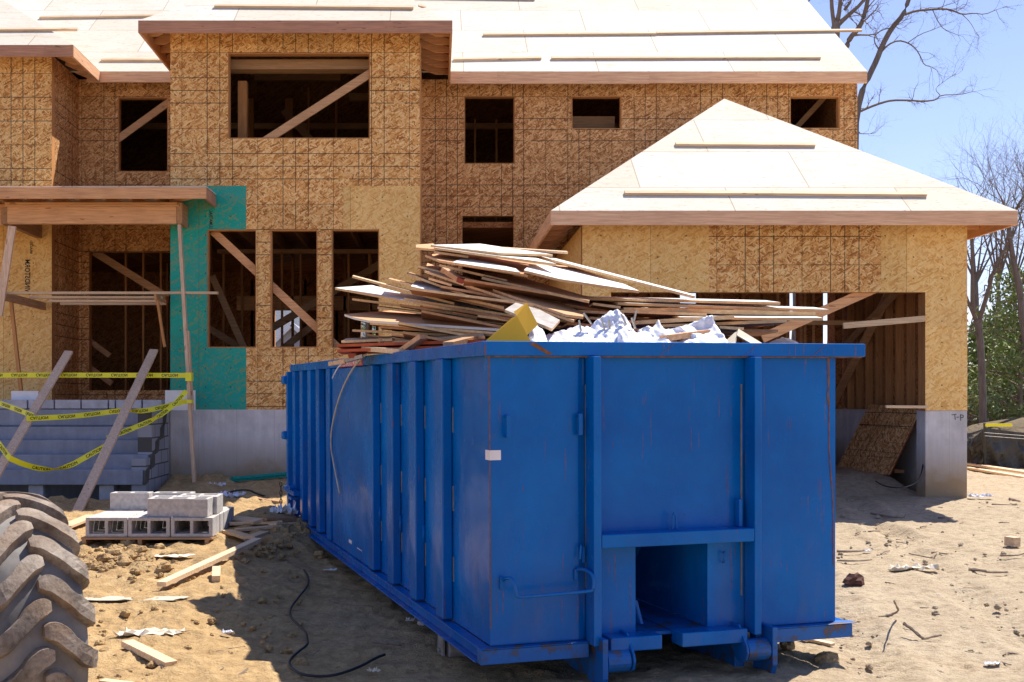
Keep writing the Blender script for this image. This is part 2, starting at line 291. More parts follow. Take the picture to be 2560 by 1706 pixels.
# ------------------------------------------------------------------ mesh helpers
ROOTM = {}
def worldm(o):
    while o is not None:
        if o.name in ROOTM: return ROOTM[o.name]
        o = o.parent
    return Matrix.Identity(4)
class MB:
    def __init__(s): s.v = []; s.f = []; s.m = []
    def add(s, vs, fs, mi=0):
        o = len(s.v); s.v += [tuple(v) for v in vs]; s.f += [tuple(i + o for i in f) for f in fs]; s.m += [mi] * len(fs); return s
    def box(s, x0, x1, y0, y1, z0, z1, mi=0):
        v = [(x, y, z) for z in (z0, z1) for y in (y0, y1) for x in (x0, x1)]
        return s.add(v, [(0, 2, 3, 1), (4, 5, 7, 6), (0, 1, 5, 4), (2, 6, 7, 3), (0, 4, 6, 2), (1, 3, 7, 5)], mi)
    def beam(s, a, b, w, h, up=(0, 0, 1), mi=0):            # w across, h along up
        a = Vector(a); b = Vector(b); d = (b - a).normalized(); side = d.cross(Vector(up)).normalized(); u = side.cross(d).normalized()
        v = [p + side * (i * w / 2) + u * (j * h / 2) for p in (a, b) for i, j in ((-1, -1), (1, -1), (1, 1), (-1, 1))]
        return s.add(v, [(0, 1, 2, 3)[::-1], (4, 5, 6, 7), (0, 1, 5, 4), (1, 2, 6, 5), (2, 3, 7, 6), (3, 0, 4, 7)][::1], mi)
    def poly(s, pts, thick, mi=0, down=None):                # slab: top polygon, extruded
        pts = [Vector(p) for p in pts]; n = Vector((0, 0, 0))
        for i in range(len(pts)): n += (pts[i] - pts[0]).cross(pts[(i + 1) % len(pts)] - pts[0])
        n.normalize()
        if down is not None: ext = Vector(down).normalized() * thick
        else: ext = (-n if n.z > 0 else n) * thick
        q = [p + ext for p in pts]; k = len(pts); flip = n.dot(ext) > 0
        fs = [tuple(range(k)), tuple(range(2 * k - 1, k - 1, -1))] + [(i, i + k, (i + 1) % k + k, (i + 1) % k) for i in range(k)]
        if flip: fs = [f[::-1] for f in fs]
        return s.add(pts + q, fs, mi)
    def tube(s, path, r, n=6, mi=0, cap=True):
        path = [Vector(p) for p in path]
        rr = r if isinstance(r, (list, tuple)) else [r] * len(path); vs = []
        ref = Vector((0.13, 0.21, 1)).normalized()
        for i, p in enumerate(path):
            d = (path[min(i + 1, len(path) - 1)] - path[max(i - 1, 0)])
            d = d.normalized() if d.length > 1e-9 else Vector((0, 0, 1))
            u = d.cross(ref if abs(d.dot(ref)) < .95 else Vector((1, 0, 0))).normalized(); w = d.cross(u)
            vs += [p + (u * math.cos(2 * math.pi * k / n) + w * math.sin(2 * math.pi * k / n)) * rr[i] for k in range(n)]
        fs = [(i * n + k, i * n + (k + 1) % n, (i + 1) * n + (k + 1) % n, (i + 1) * n + k) for i in range(len(path) - 1) for k in range(n)]
        if cap: fs += [tuple(range(n))[::-1], tuple((len(path) - 1) * n + k for k in range(n))]
        return s.add(vs, fs, mi)
    def build(s, name, mats, parent=None, local=False, smooth=False, bevel=0, seg=1):
        me = bpy.data.meshes.new(name); vs = s.v
        if parent is not None and not local:
            inv = worldm(parent).inverted(); vs = [inv @ Vector(v) for v in vs]
        me.from_pydata([tuple(v) for v in vs], [], s.f); me.update()
        if not isinstance(mats, (list, tuple)): mats = [mats]
        for m in mats: me.materials.append(M[m] if isinstance(m, str) else m)
        if any(s.m): me.polygons.foreach_set('material_index', s.m)
        if smooth: me.polygons.foreach_set('use_smooth', [True] * len(me.polygons))
        o = bpy.data.objects.new(name, me); LINK(o)
        if parent is not None: o.parent = parent
        if bevel:
            b = o.modifiers.new('bevel', 'BEVEL'); b.width = bevel; b.segments = seg; b.limit_method = 'ANGLE'
        return o
def tag(o, label=None, cat=None, group=None, kind=None):
    for k, v in (('label', label), ('category', cat), ('group', group), ('kind', kind)):
        if v: o[k] = v
    return o
def thing(name, label, cat, loc=(0, 0, 0), rot=None, group=None):
    o = bpy.data.objects.new(name, None); LINK(o); o.empty_display_size = .1
    m = Matrix.Translation(loc) @ (rot.to_4x4() if rot else Matrix.Identity(4)); o.location = loc
    if rot: o.rotation_euler = rot.to_euler()
    ROOTM[o.name] = m; return tag(o, label, cat, group)
def solo(mb, name, mats, label, cat, group=None, origin=None, **k):   # a thing that is one mesh, origin at its base
    c = Vector([(min(v[i] for v in mb.v) + max(v[i] for v in mb.v)) / 2 for i in range(3)]); c.z = min(v[2] for v in mb.v)
    mb.v = [tuple(Vector(v) - c) for v in mb.v]
    o = mb.build(name, mats, **k); o.location = c; return tag(o, label, cat, group)
def P(u, v, Y): return Vector(((u - PU) / F * Y, Y, EYE - (v - PV) / F * Y))   # a point of the place seen at photo pixel (u, v), Y metres ahead
def ss(a, b, x):
    t = min(1, max(0, (x - a) / (b - a))); return t * t * (3 - 2 * t)
def textmesh(s, size=1.0, font_shear=0):
    cu = bpy.data.curves.new('t', 'FONT'); cu.body = s; cu.size = size; cu.resolution_u = 2
    try: cu.offset = .018 * size
    except Exception: pass
    o = bpy.data.objects.new('t', cu); LINK(o); dg = bpy.context.evaluated_depsgraph_get(); dg.update()
    me = bpy.data.meshes.new_from_object(o.evaluated_get(dg)); vs = [v.co.copy() for v in me.vertices]; fs = [tuple(p.vertices) for p in me.polygons]
    bpy.data.objects.remove(o); bpy.data.curves.remove(cu); bpy.data.meshes.remove(me)
    return vs, fs

# ------------------------------------------------------------------ ground
def macro(x, y):
    rightw = ss(-2.0, -.9, x)
    l = np.interp(y, [-50, 7, 9, 11, 16, 25, 600], [-.03, 0, .12, .25, .30, .36, .9])
    r = np.interp(y, [-50, 7, 13, 16, 25, 600], [-.03, 0, .15, .30, .36, .9])
    z = l * (1 - rightw) + r * rightw
    z += .17 * math.exp(-(((x + 1.85) / .55) ** 2 + ((y - 12.5) / .8) ** 2))
    if x < -.2: z += .15 * ss(15.8, 17.8, y) * ss(-4.6, -4.0, x)
    if x < -4.1: z -= .22 * ss(15.8, 16.6, y) * ss(-4.1, -4.5, x)
    if x > 2.3: z += .24 * ss(16.1, 17.4, y) * ss(2.3, 3, x) * ss(7.2, 6.9, x)
    if x > 6: z += (.75 + .2 * math.sin(x * .9)) * math.exp(-((y - 28 - .05 * x) / 2.0) ** 2) * ss(8, 11, x)
    return z
def gp(u, v, lift=0):
    Y = 6.0
    for _ in range(60):
        X = (u - PU) / F * Y; z = macro(X, Y) + lift
        Y = .5 * Y + .5 * (EYE - z) * F / max(8, v - PV)
    return Vector(((u - PU) / F * Y, Y, macro((u - PU) / F * Y, Y) + lift))
def lattice(seed, x, y):
    xi = np.floor(x).astype(np.int64); yi = np.floor(y).astype(np.int64); fx = x - xi; fy = y - yi
    fx = fx * fx * (3 - 2 * fx); fy = fy * fy * (3 - 2 * fy)
    def h(a, b):
        n = (a * 374761393 + b * 668265263 + seed * 69069) & 0xffffffff
        n = ((n ^ (n >> 13)) * 1274126177) & 0xffffffff; return ((n ^ (n >> 16)) & 0xffff) / 65535.0
    return (h(xi, yi) * (1 - fx) + h(xi + 1, yi) * fx) * (1 - fy) + (h(xi, yi + 1) * (1 - fx) + h(xi + 1, yi + 1) * fx) * fy
def ground():
    ys = [-12, -6, -2, 0, 1.2, 2.0, 2.6]; y = 3.0
    while y < 24: ys.append(y); y *= 1.0036
    while y < 900: ys.append(y); y *= 1.05
    ys = np.array(ys); ts = np.concatenate([[-6, -3, -1.6, -1, -.75], np.arange(-.62, .72, .0019), [.8, 1, 1.6, 3, 6]])
    Yg, Tg = np.meshgrid(ys, ts, indexing='ij'); Xg = Tg * np.maximum(Yg + 1.0, 6.0)
    Z = np.vectorize(macro)(Xg, Yg)
    near = .8 * np.clip((30 - Yg) / 6, 0, 1); X, Y = Xg, Yg
    lf = 1 / (1 + np.exp((X + 1.2) * 2.2))              # churned soil on the left
    a = (lattice(1, X * .9, Y * .9) - .5) * .07 + (lattice(2, X * 2.6, Y * 2.6) - .5) * (.025 + .05 * lf)
    c = lattice(3, X * 6, Y * 6); a += (c ** 3) * (.03 + .075 * lf * np.clip((Y - 8) / 3, .25, 1)) * (lattice(4, X * 1.3, Y * 1.3) > .42)
    a += (lattice(5, X * 14, Y * 11) - .5) * (.013 + .022 * lf) + (lattice(6, X * 33, Y * 24) - .5) * (.012 + .005 * lf) + (lattice(8, X * 70, Y * 50) - .5) * .006
    rip = np.sin((Y * 1.0 + X * .35) * 19 + 3 * lattice(7, X * 2, Y * 2)) * .007 * np.exp(-((X + .9) / .9) ** 2) * (Y < 11); a += rip
    for rx, sl_ in ((3.4, .22), (4.6, .22), (5.6, -.1)):        # wheel ruts
        dd = (X - rx - (Y - 10) * sl_); a += -.035 * np.exp(-(dd / .16) ** 2) + .022 * np.exp(-((np.abs(dd) - .26) / .09) ** 2) + .012 * np.exp(-(dd / .16) ** 2) * np.sin(Y * 42)
    edge = np.ones_like(a)
    edge *= 1 - .8 * np.exp(-np.clip(np.abs(Y - 16.2), 0, 9) * 3) * (X > 2)
    Z += a * near * edge
    me = bpy.data.meshes.new('ground'); n0, n1 = Z.shape
    co_ = np.stack([Xg, Yg, Z], -1).reshape(-1, 3).astype(np.float32)
    idx = np.arange(n0 * n1).reshape(n0, n1); q = np.stack([idx[:-1, :-1], idx[:-1, 1:], idx[1:, 1:], idx[1:, :-1]], -1).reshape(-1, 4)
    me.vertices.add(len(co_)); me.vertices.foreach_set('co', co_.ravel()); me.loops.add(q.size); me.loops.foreach_set('vertex_index', q.ravel().astype(np.int32))
    me.polygons.add(len(q)); me.polygons.foreach_set('loop_start', (np.arange(len(q)) * 4).astype(np.int32))
    me.update(calc_edges=True); me.validate(); me.polygons.foreach_set('use_smooth', [True] * len(q)); me.materials.append(M['soil'])
    o = bpy.data.objects.new('ground', me); LINK(o); tag(o, kind='structure')
ground()

# ------------------------------------------------------------------ the unfinished house
house = thing('unfinished_house', 'large unfinished house sheathed in strand board with bare plywood roofs', 'house', (0.5, 21, .3))
def wall(name, axis, pos, a0, a1, z0, z1, mat, holes=(), thick=.15, face=-1, back='wood_z', lab=None):
    As = sorted({a0, a1, *[h[0] for h in holes], *[h[1] for h in holes]}); Zs = sorted({z0, z1, *[h[2] for h in holes], *[h[3] for h in holes]})
    As = [a for a in As if a0 <= a <= a1]; Zs = [z for z in Zs if z0 <= z <= z1]
    def solid(i, j):
        if not (0 <= i < len(As) - 1 and 0 <= j < len(Zs) - 1): return False
        ca, cz = (As[i] + As[i + 1]) / 2, (Zs[j] + Zs[j + 1]) / 2
        return not any(h[0] < ca < h[1] and h[2] < cz < h[3] for h in holes)
    mb = MB()
    def pt(a, z, d): p = pos - face * d; return (a, p, z) if axis == 'y' else (p, a, z)
    SH = .012
    for i in range(len(As) - 1):
        for j in range(len(Zs) - 1):
            if not solid(i, j): continue
            A0, A1, Z0, Z1 = As[i], As[i + 1], Zs[j], Zs[j + 1]
            fl = (axis == 'y') == (face < 0)
            def quad(a, b, c, d, mi, fl=fl): mb.add([a, b, c, d] if fl else [d, c, b, a], [(0, 1, 2, 3)], mi)
            quad(pt(A0, Z0, 0), pt(A1, Z0, 0), pt(A1, Z1, 0), pt(A0, Z1, 0), 0)
            quad(pt(A1, Z0, thick), pt(A0, Z0, thick), pt(A0, Z1, thick), pt(A1, Z1, thick), 2)
            if not solid(i - 1, j): quad(pt(A0, Z0, thick), pt(A0, Z0, 0), pt(A0, Z1, 0), pt(A0, Z1, thick), 1)
            if not solid(i + 1, j): quad(pt(A1, Z0, 0), pt(A1, Z0, thick), pt(A1, Z1, thick), pt(A1, Z1, 0), 1)
            if not solid(i, j - 1): quad(pt(A0, Z0, thick), pt(A1, Z0, thick), pt(A1, Z0, 0), pt(A0, Z0, 0), 1)
            if not solid(i, j + 1): quad(pt(A0, Z1, 0), pt(A1, Z1, 0), pt(A1, Z1, thick), pt(A0, Z1, thick), 1)
    o = mb.build(name, [mat, back, 'osb_in_shade'], house)
    if lab: o['label'] = lab
    return o
def X_(u, Y): return (u - PU) * Y / F
def Z_(v, Y): return EYE - (v - PV) * Y / F
FT = 1.545                                         # top of the foundation
# foundation
MB().box(-4.27, -.26, 18.0, 18.3, -.4, FT).build('foundation', 'concrete', house); MB().box(-.26, 2.1, 20.6, 20.85, -.4, FT).build('foundation', 'concrete', house)
gf = MB(); gf.box(6.99, 7.59, 16.0, 16.3, -.3, FT); gf.box(7.24, 7.59, 16.3, 21.3, -.3, FT - .003); gf.box(2.09, 2.5, 16.0, 16.3, -.3, FT); gf.box(2.09, 2.4, 16.3, 21.3, -.3, FT - .003)
gf.box(2.4, 7.24, 20.3, 20.55, -.3, FT - .006); gf.build('foundation', 'concrete', house, bevel=.01)
# bay, ground floor
GW = [(X_(518, 18), X_(641, 18), Z_(870, 18), Z_(574, 18)), (X_(676, 18), X_(794, 18), Z_(870, 18), Z_(574, 18)), (X_(829, 18), X_(948, 18), Z_(870, 18), Z_(574, 18))]
Z2 = Z_(465, 18)
BL, BR = -4.27, -.26
wall('sheathing_panel', 'y', 18, BL, -3.05, FT, Z2, 'osb_teal', GW, lab='bright teal coated panel at the corner of the front bay')
wall('sheathing_panel', 'y', 18, -3.05, -1.49, FT, Z2, 'osb', GW)
wall('sheathing_panel', 'y', 18, -1.49, BR, FT, Z2, 'osb_light', GW, lab='pale fresh strand board panel on the right of the front bay')
UW = [(X_(570, 18), X_(925, 18), Z_(347, 18), Z_(132, 18))]
wall('upper_wall', 'y', 18, BL, BR, Z2, 7.6, 'osb', UW)
wall('side_wall', 'x', BR, 18.15, 20.6, FT, 7.6, 'osb', face=1)
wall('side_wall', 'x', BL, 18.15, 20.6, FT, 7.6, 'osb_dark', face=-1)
mb = MB(); mb.box(-.256, -.238, 17.985, 18.012, FT, 7.44); mb.build('corner_trim', 'wood_z', house)
# main wall
y = 20.6
MW = [(X_(1160.5, y), X_(1287, y), Z_(410, y), Z_(240, y)), (X_(1429, y), X_(1554, y), Z_(323, y), Z_(240, y)), (X_(1975, y), X_(2100, y), Z_(322, y), Z_(240, y)), (X_(1156, y), X_(1284, y), 3.0, Z_(540, y))]
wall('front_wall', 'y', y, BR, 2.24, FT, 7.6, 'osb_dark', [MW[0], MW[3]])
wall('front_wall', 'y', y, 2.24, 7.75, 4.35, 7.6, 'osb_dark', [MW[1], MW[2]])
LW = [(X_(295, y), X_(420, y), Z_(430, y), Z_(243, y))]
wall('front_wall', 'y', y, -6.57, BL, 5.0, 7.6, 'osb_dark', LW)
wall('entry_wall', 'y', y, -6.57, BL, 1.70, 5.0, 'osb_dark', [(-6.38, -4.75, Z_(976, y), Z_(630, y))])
# left wing
wall('wing_wall', 'y', 19.15, -12, -6.57, 5.2, 7.6, 'osb', [])
wall('wing_wall', 'y', 19.15, -12, -6.57, FT, 5.2, 'osb_light', [(-10.6, -8.6, 2.6, 4.4)])
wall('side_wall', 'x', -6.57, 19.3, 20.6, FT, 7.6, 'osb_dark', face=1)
# window linings (rough lumber edge)
def lining(h, yy, t=.018, d=.13):
    a0, a1, z0, z1 = h; mb = MB(); yy += .015
    mb.box(a0, a0 + t, yy, yy + d, z0, z1); mb.box(a1 - t, a1, yy, yy + d, z0, z1); mb.box(a0 + t, a1 - t, yy, yy + d, z1 - t, z1); mb.box(a0 + t, a1 - t, yy, yy + d, z0, z0 + t)
    mb.build('window_opening', 'wood_z', house)
for h in GW + UW: lining(h, 18)
for h in MW[:3] + LW: lining(h, 20.6)
# garage
gy = 16.0; GH = Z_(731, gy); GT = 4.2
wall('garage_wall', 'y', gy, 2.09, X_(1772, gy), GH, GT, 'osb_light')
wall('garage_wall', 'y', gy, X_(1772, gy), X_(2203, gy), GH, GT, 'osb', lab='dark gridded strand board over the garage opening')
wall('garage_wall', 'y', gy, X_(2203, gy), 7.59, GH, GT, 'osb_light')
wall('garage_wall', 'y', gy, 6.99, 7.59, FT, GH, 'osb_light'); wall('garage_wall', 'y', gy, 2.09, 2.5, FT, GH, 'osb_light')
wall('garage_side_wall', 'x', 7.59, 16.15, 21.3, FT, GT, 'osb_light', face=1)
wall('garage_side_wall', 'x', 2.09, 16.15, 20.6, FT, GT, 'osb_light', face=-1)
wall('garage_back_wall', 'y', 20.45, 2.26, 7.42, FT, 4.35, 'osb_in_shade', [(X_(2058, 20.45), X_(2086, 20.45), 1.9, 4.2), (X_(1974, 20.45), X_(1990, 20.45), 1.9, 4.2), (X_(1700, 20.45), X_(1740, 20.45), 2.2, 4.2)], thick=.02)
# rest of the shell, seen only through the openings
wall('back_wall', 'y', 28.0, -12, 3.0, FT, 7.9, 'osb_dark', [(X_(689, 28), X_(752, 28), Z_(872, 28), Z_(764, 28)), (X_(903, 28), X_(940, 28), Z_(850, 28), Z_(804, 28))], face=1)
wall('back_wall', 'y', 28.0, 3.0, 7.75, 4.6, 7.9, 'osb_dark', face=1)
wall('end_wall', 'x', 7.75, 20.75, 28, 4.4, 7.6, 'osb_dark', face=1); wall('end_wall', 'x', -12, 19.3, 28, FT, 7.6, 'osb_dark', face=-1)
wall('end_wall', 'x', 3.0, 21.2, 28, FT, 4.6, 'osb_dark', face=1)
mb = MB(); mb.box(-12, BL - .0, 20.76, 27.9, FT + .1, FT + .3); mb.box(BL + .15, BR - .15, 18.2, 27.8, FT + .07, FT + .28); mb.box(BR, 3, 20.8, 27.7, FT + .06, FT + .27); mb.build('floor_deck', 'osb_in_shade', house)
mb = MB(); mb.box(BL + .16, BR - .16, 18.16, 20.7, 4.9, 5.0); mb.box(-6.4, 7.6, 20.76, 27.9, 4.9, 5.003); mb.box(-11.9, -6.4, 19.4, 27.9, 4.9, 5.006); mb.build('upper_floor_deck', 'osb_in_shade', house)
# roofs : every eave at the same height, pitch 9 in 12
RZ, RP = 7.63, .75
def rz(yy, y0, z0=RZ): return z0 + RP * (yy - y0)
def roof(name, polys, mat='ply', th=.018):
    mb = MB()
    for p in polys:
        k0 = len(mb.f); mb.poly(p, th); mb.m[k0 + 1] = 1  # undersides take the board colour darkened for indoor shade
    return mb.build(name, [mat, 'osb_in_shade'], house)
E0 = 20.2; RY = 24.3
main_roof = roof('roof', [[(-13, E0, RZ), (7.78, E0, RZ), (7.78, RY, rz(RY, E0)), (-13, RY, rz(RY, E0))], [(-13, RY, rz(RY, E0)), (7.78, RY, rz(RY, E0)), (7.78, 28.4, RZ), (-13, 28.4, RZ)]])
bx0, bx1, by = -4.655, .256, 17.5; hw = (bx1 - bx0) / 2; cx = (bx0 + bx1) / 2
pk = (cx, by + hw, RZ + RP * hw); jn = (cx, E0 + hw, RZ + RP * hw)
bay_roof = roof('roof', [[(bx0, by, RZ), (bx1, by, RZ), pk], [(bx0, by, RZ), pk, jn, (bx0, E0, RZ)], [(bx1, by, RZ), (bx1, E0, RZ), jn, pk]])
wx1, wx0, wy = -6.06, -12.5, 18.7; ww = (wx1 - wx0) / 2; wc = (wx0 + wx1) / 2; wp = (wc, wy + ww, RZ + RP * ww); wj = (wc, E0 + ww, RZ + RP * ww)
wing_roof = roof('roof', [[(wx0, wy, RZ), (wx1, wy, RZ), wp], [(wx0, wy, RZ), wp, wj, (wx0, E0, RZ)], [(wx1, wy, RZ), (wx1, E0, RZ), wj, wp]])
gx0, gx1, gyf = 1.594, 8.08, 15.55; GZ = 4.325; gw = (gx1 - gx0) / 2; gc = (gx0 + gx1) / 2; gp_ = (gc, gyf + gw, GZ + RP * gw)
garage_roof = roof('roof', [[(gx0, gyf, GZ), (gx1, gyf, GZ), gp_], [(gx0, gyf, GZ), gp_, (gc, 20.6, GZ + RP * gw), (gx0, 20.6, GZ)], [(gx1, gyf, GZ), (gx1, 20.6, GZ), (gc, 20.6, GZ + RP * gw), gp_], [(gx1, 20.6, GZ), (gx1, 21.4, GZ), (7.75, 21.4, GZ), (7.75, 20.6, GZ)]])
garage_roof['label'] = 'white sunlit plywood hip roof of the garage'
# fascia boards
def fas(a, b, h, mat, drop=.004, t=.038):
    a = Vector(a); b = Vector(b); c = Vector((0, 0, -h / 2 - drop)); MB().beam(a + c, b + c, t, h).build('fascia', mat, house, bevel=.004)
fas((1.1, E0 + .019, RZ), (bx1 + .0, E0 + .019, RZ), .215, 'fascia')
fas((3.85, E0 + .019, RZ), (1.1, E0 + .019, RZ), .215, 'fascia'); fas((3.85, E0 + .019, RZ), (7.78, E0 + .019, RZ), .205, 'fascia')
fas((-6.3, E0 + .019, RZ), (bx0, E0 + .019, RZ), .19, 'fascia')
fas((bx0, by + .019, RZ), (bx1, by + .019, RZ), .19, 'fascia_old'); fas((bx0 + .019, by + .04, RZ), (bx0 + .019, E0, RZ), .19, 'fascia_y'); fas((bx1 - .019, by + .04, RZ), (bx1 - .019, E0, RZ), .19, 'fascia_y')
fas((wx0, wy + .019, RZ), (wx1, wy + .019, RZ), .19, 'fascia_old'); fas((wx1 - .019, wy + .04, RZ), (wx1 - .019, E0, RZ), .19, 'fascia_y')
fas((gx0, gyf + .019, GZ), (gx1, gyf + .019, GZ), .195, 'fascia'); fas((gx0 + .019, gyf + .04, GZ), (gx0 + .019, 20.6, GZ), .195, 'fascia_y'); fas((gx1 - .019, gyf + .04, GZ), (gx1 - .019, 21.4, GZ), .195, 'fascia_y')
# rafter tails in the open eaves
def tail(a, b, h=.14):
    a = Vector(a); b = Vector(b); mb = MB()
    side = (b - a).cross(Vector((0, 0, 1))).normalized() * .019
    pts = [a + Vector((0, 0, -.02)), a + Vector((0, 0, -.10)), a + (b - a) * .45 + Vector((0, 0, -.19)), b + Vector((0, 0, -.19)), b + Vector((0, 0, -.02))]
    k = 5; vs = [p - side for p in pts] + [p + side for p in pts]
    mb.add(vs, [tuple(range(k)), tuple(range(2 * k - 1, k - 1, -1))] + [(i, i + k, (i + 1) % k + k, (i + 1) % k) for i in range(k)])
    mb.build('rafter_tail', 'beam', house)
for i in range(6):
    yy = 17.95 + i * .42; tail((bx0 + .04, yy, RZ + .0), (BL + .02, yy, RZ + .2)); tail((bx1 - .04, yy, RZ), (BR - .02, yy, RZ + .2))
for i in range(4): tail((wx1 - .04, 19.05 + i * .41, RZ), (-6.57, 19.05 + i * .41, RZ + .2))
for i in range(7): tail((gx0 + .04, 15.98 + i * .6, GZ), (2.09, 15.98 + i * .6, GZ + .2))
for i in range(3): tail((gx1 - .04, 15.98 + i * .6, GZ), (7.59, 15.98 + i * .6, GZ + .2))
# rake board at the right gable, and hip rafters in the corners
MB().beam((7.76, E0 + .05, RZ - .08), (7.76, RY, rz(RY, E0) - .08), .03, .14).build('rake_board', 'fascia_y', house)
wall('gable_wall', 'x', 7.75, 20.75, 28, 7.6, 7.61, 'osb_dark', face=1)
gb = MB(); gb.poly([(-11.99, 19.3, 7.55), (-11.99, 28.1, 7.55), (-11.99, RY, rz(RY, E0) - .1)], .02, down=(-1, 0, 0)).build('gable_wall', 'osb_dark', house); gb = MB(); gb.poly([(7.74, 20.7, 7.55), (7.74, 28.1, 7.55), (7.74, RY, rz(RY, E0) - .1)], .02, down=(-1, 0, 0)); gb.build('gable_wall', 'osb_dark', house)
for a, b in (((bx0 + .05, by + .05, RZ - .07), (BL, 18, RZ + .2)), ((bx1 - .05, by + .05, RZ - .07), (BR, 18, RZ + .2)), ((gx0 + .05, gyf + .05, GZ - .07), (2.09, 16, GZ + .2)), ((gx1 - .05, gyf + .05, GZ - .07), (7.59, 16, GZ + .2))):
    MB().beam(a, b, .04, .15).build('hip_rafter', 'beam', house)
# cleats nailed on the roofs: found by following the sight line on to the roof plane
def rhit(u, v, y0, z0):
    k = (PV - v) / F; Y = (z0 - RP * y0 - EYE) / (k - RP); return Vector(((u - PU) / F * Y, Y, EYE + k * Y))
up = Vector((0, -RP, 1)).normalized()
for rf, y0, z0, items in ((bay_roof, by, RZ, [(537, 19, 1034, 23)]), (main_roof, E0, RZ, [(100, 47, 385, 43), (254, 153, 440, 153), (1133, 152, 1353, 148), (1378, 149, 2050, 147), (1040, -3, 1337, 1), (1208, 90, 1640, 87), (1640, 86, 2153, 79)]),
                          (wing_roof, wy, RZ, [(-30, 78, 195, 77)]), (garage_roof, gyf, GZ, [(1688, 364, 2036, 366), (1561, 486, 1930, 487), (1930, 487, 2314, 490)])):
    for u1, v1, u2, v2 in items:
        a = rhit(u1, v1, y0, z0) + up * .022; b = rhit(u2, v2, y0, z0) + up * .022
        MB().beam(a, b, .088, .04, up=up).build('roof_batten', 'pale', rf, bevel=.003)
a = rhit(1046, 18, E0, RZ) + up * .02; MB().beam(a, a + Vector((.16, .04, -.02)), .09, .04, up=up).build('wood_offcut', 'wood_x', main_roof)

# framing seen through the openings
def stud(x, yy, z0, z1, w=.038, d=.089, mat='wood_z'): MB().box(x, x + w, yy, yy + d, z0, z1).build('stud', mat, house)
def stick(a, b, w=.038, h=.14, up=(0, 0, 1), name='brace', mat='wood_x'): return MB().beam(a, b, w, h, up).build(name, mat, house, bevel=.002)
# ground floor, behind the bay windows
for i, x in enumerate((-4.1, -3.75, -3.35, -2.98, -2.62, -2.1, -1.7, -1.3, -.9, -.55)): stud(x, 21.5, 1.85, 4.55)
for x in (-3.6, -3.05, -1.95, -1.4, -1.0): stud(x, 23.6, 1.85, 4.7, .05)
for x in (-4.6, -3.28, -2.5, -1.2, -.2): stud(x, 27.85, 1.85, 4.7, .06)
MB().box(-4.2, -.3, 21.5, 21.59, 4.52, 4.60).build('top_plate', 'wood_x', house)
MB().box(-4.2, -.3, 23.6, 23.69, 3.6, 3.9).build('header', 'beam', house)
for i in range(8): stick((-4.0 + i * .5, 18.2, 4.78), (-4.0 + i * .5, 23.5, 4.78), .04, .22, name='floor_joist', mat='wood_y')
stick(P(655, 835, 21.4), P(960, 655, 21.4), .04, .14); stick(P(530, 690, 20), P(610, 870, 20), .04, .12); stick(P(520, 820, 20.3), P(620, 880, 20.3), .04, .12); stick(P(690, 885, 21.8), P(800, 800, 21.8), .04, .13)
# the long board across the bay windows, behind the posts
stick(P(532, 578, 18.22), P(870, 893, 18.22), .04, .13, mat='beam')
stick(P(655, 358, 17.97 + .1), P(932, 180, 18.07), .04, .13); stick(P(290, 352, 20.65), P(424, 255, 20.65), .04, .13)
# entry
for i, x in enumerate((-6.2, -5.85, -5.5, -5.2, -4.95, -4.7, -4.5)): stud(x, 22.3, 1.85, 4.7)
for x in (-5.9, -5.3): stud(x, 24.5, 1.85, 4.7)
stick(P(235, 630, 20.9), P(420, 745, 20.9), .04, .14); stick(P(215, 845, 20.9), P(275, 890, 20.9), .04, .1); stick(P(215, 912, 20.9), P(280, 960, 20.9), .04, .1)
for i in range(5): stick((-6.3 + i * .41, 20.8, 4.78), (-6.3 + i * .41, 24, 4.78), .04, .22, name='floor_joist', mat='wood_y')
# upper rooms
MB().box(-3.6, -.5, 18.35, 18.6, 7.12, 7.28).build('header', 'wood_x', house)
MB().box(X_(592, 18.5), X_(614, 18.5), 18.6, 18.75, 5.9, 7.0).build('post', 'wood_z', house)
for x0, x1 in ((-3.9, -3.75), (-3.1, -2.95), (-1.4, -1.25)): MB().box(x0, x1, 23.0, 23.1, 5.0, 7.9).build('post', 'wood_z', house)
for x in (-2.55, -2.0, -1.0, -.6): stud(x, 22.2, 5.0, 7.9)
MB().box(-3.6, -1.9, 22.2, 22.3, 8.05, 8.2).build('top_plate', 'wood_x', house); MB().box(-1.75, -.1, 22.6, 22.7, 7.75, 7.9).build('top_plate', 'wood_x', house)
stick((-3.0, 22, 7.4), (-1.9, 22, 6.2), .04, .14)
for x in [-4.0 + i * .61 for i in range(7)] + [.75, 1.15, 1.6, 2.9, 3.3, 3.6, 6.8, 7.2] + [-5.9, -5.3, -4.8]:
    MB().beam((x, E0 + .35, rz(E0 + .35, E0) - .13), (x, RY - .1, rz(RY - .1, E0) - .13), .04, .2).build('rafter', 'wood_y', house)
MB().box(-6.4, 7.6, 23.9, 24.0, 7.5, 7.62).build('top_plate', 'wood_x', house)
for x in (.8, 1.25, 3.2, 6.7, 7.0, 7.3): stud(x, 23.5, 5.0, 7.6)
stick(P(1990, 320, 21.5), P(2060, 245, 21.5), .04, .1); MB().box(2.4, 3.4, 21.3, 21.4, 6.6, 7.1).build('header', 'wood_x', house)
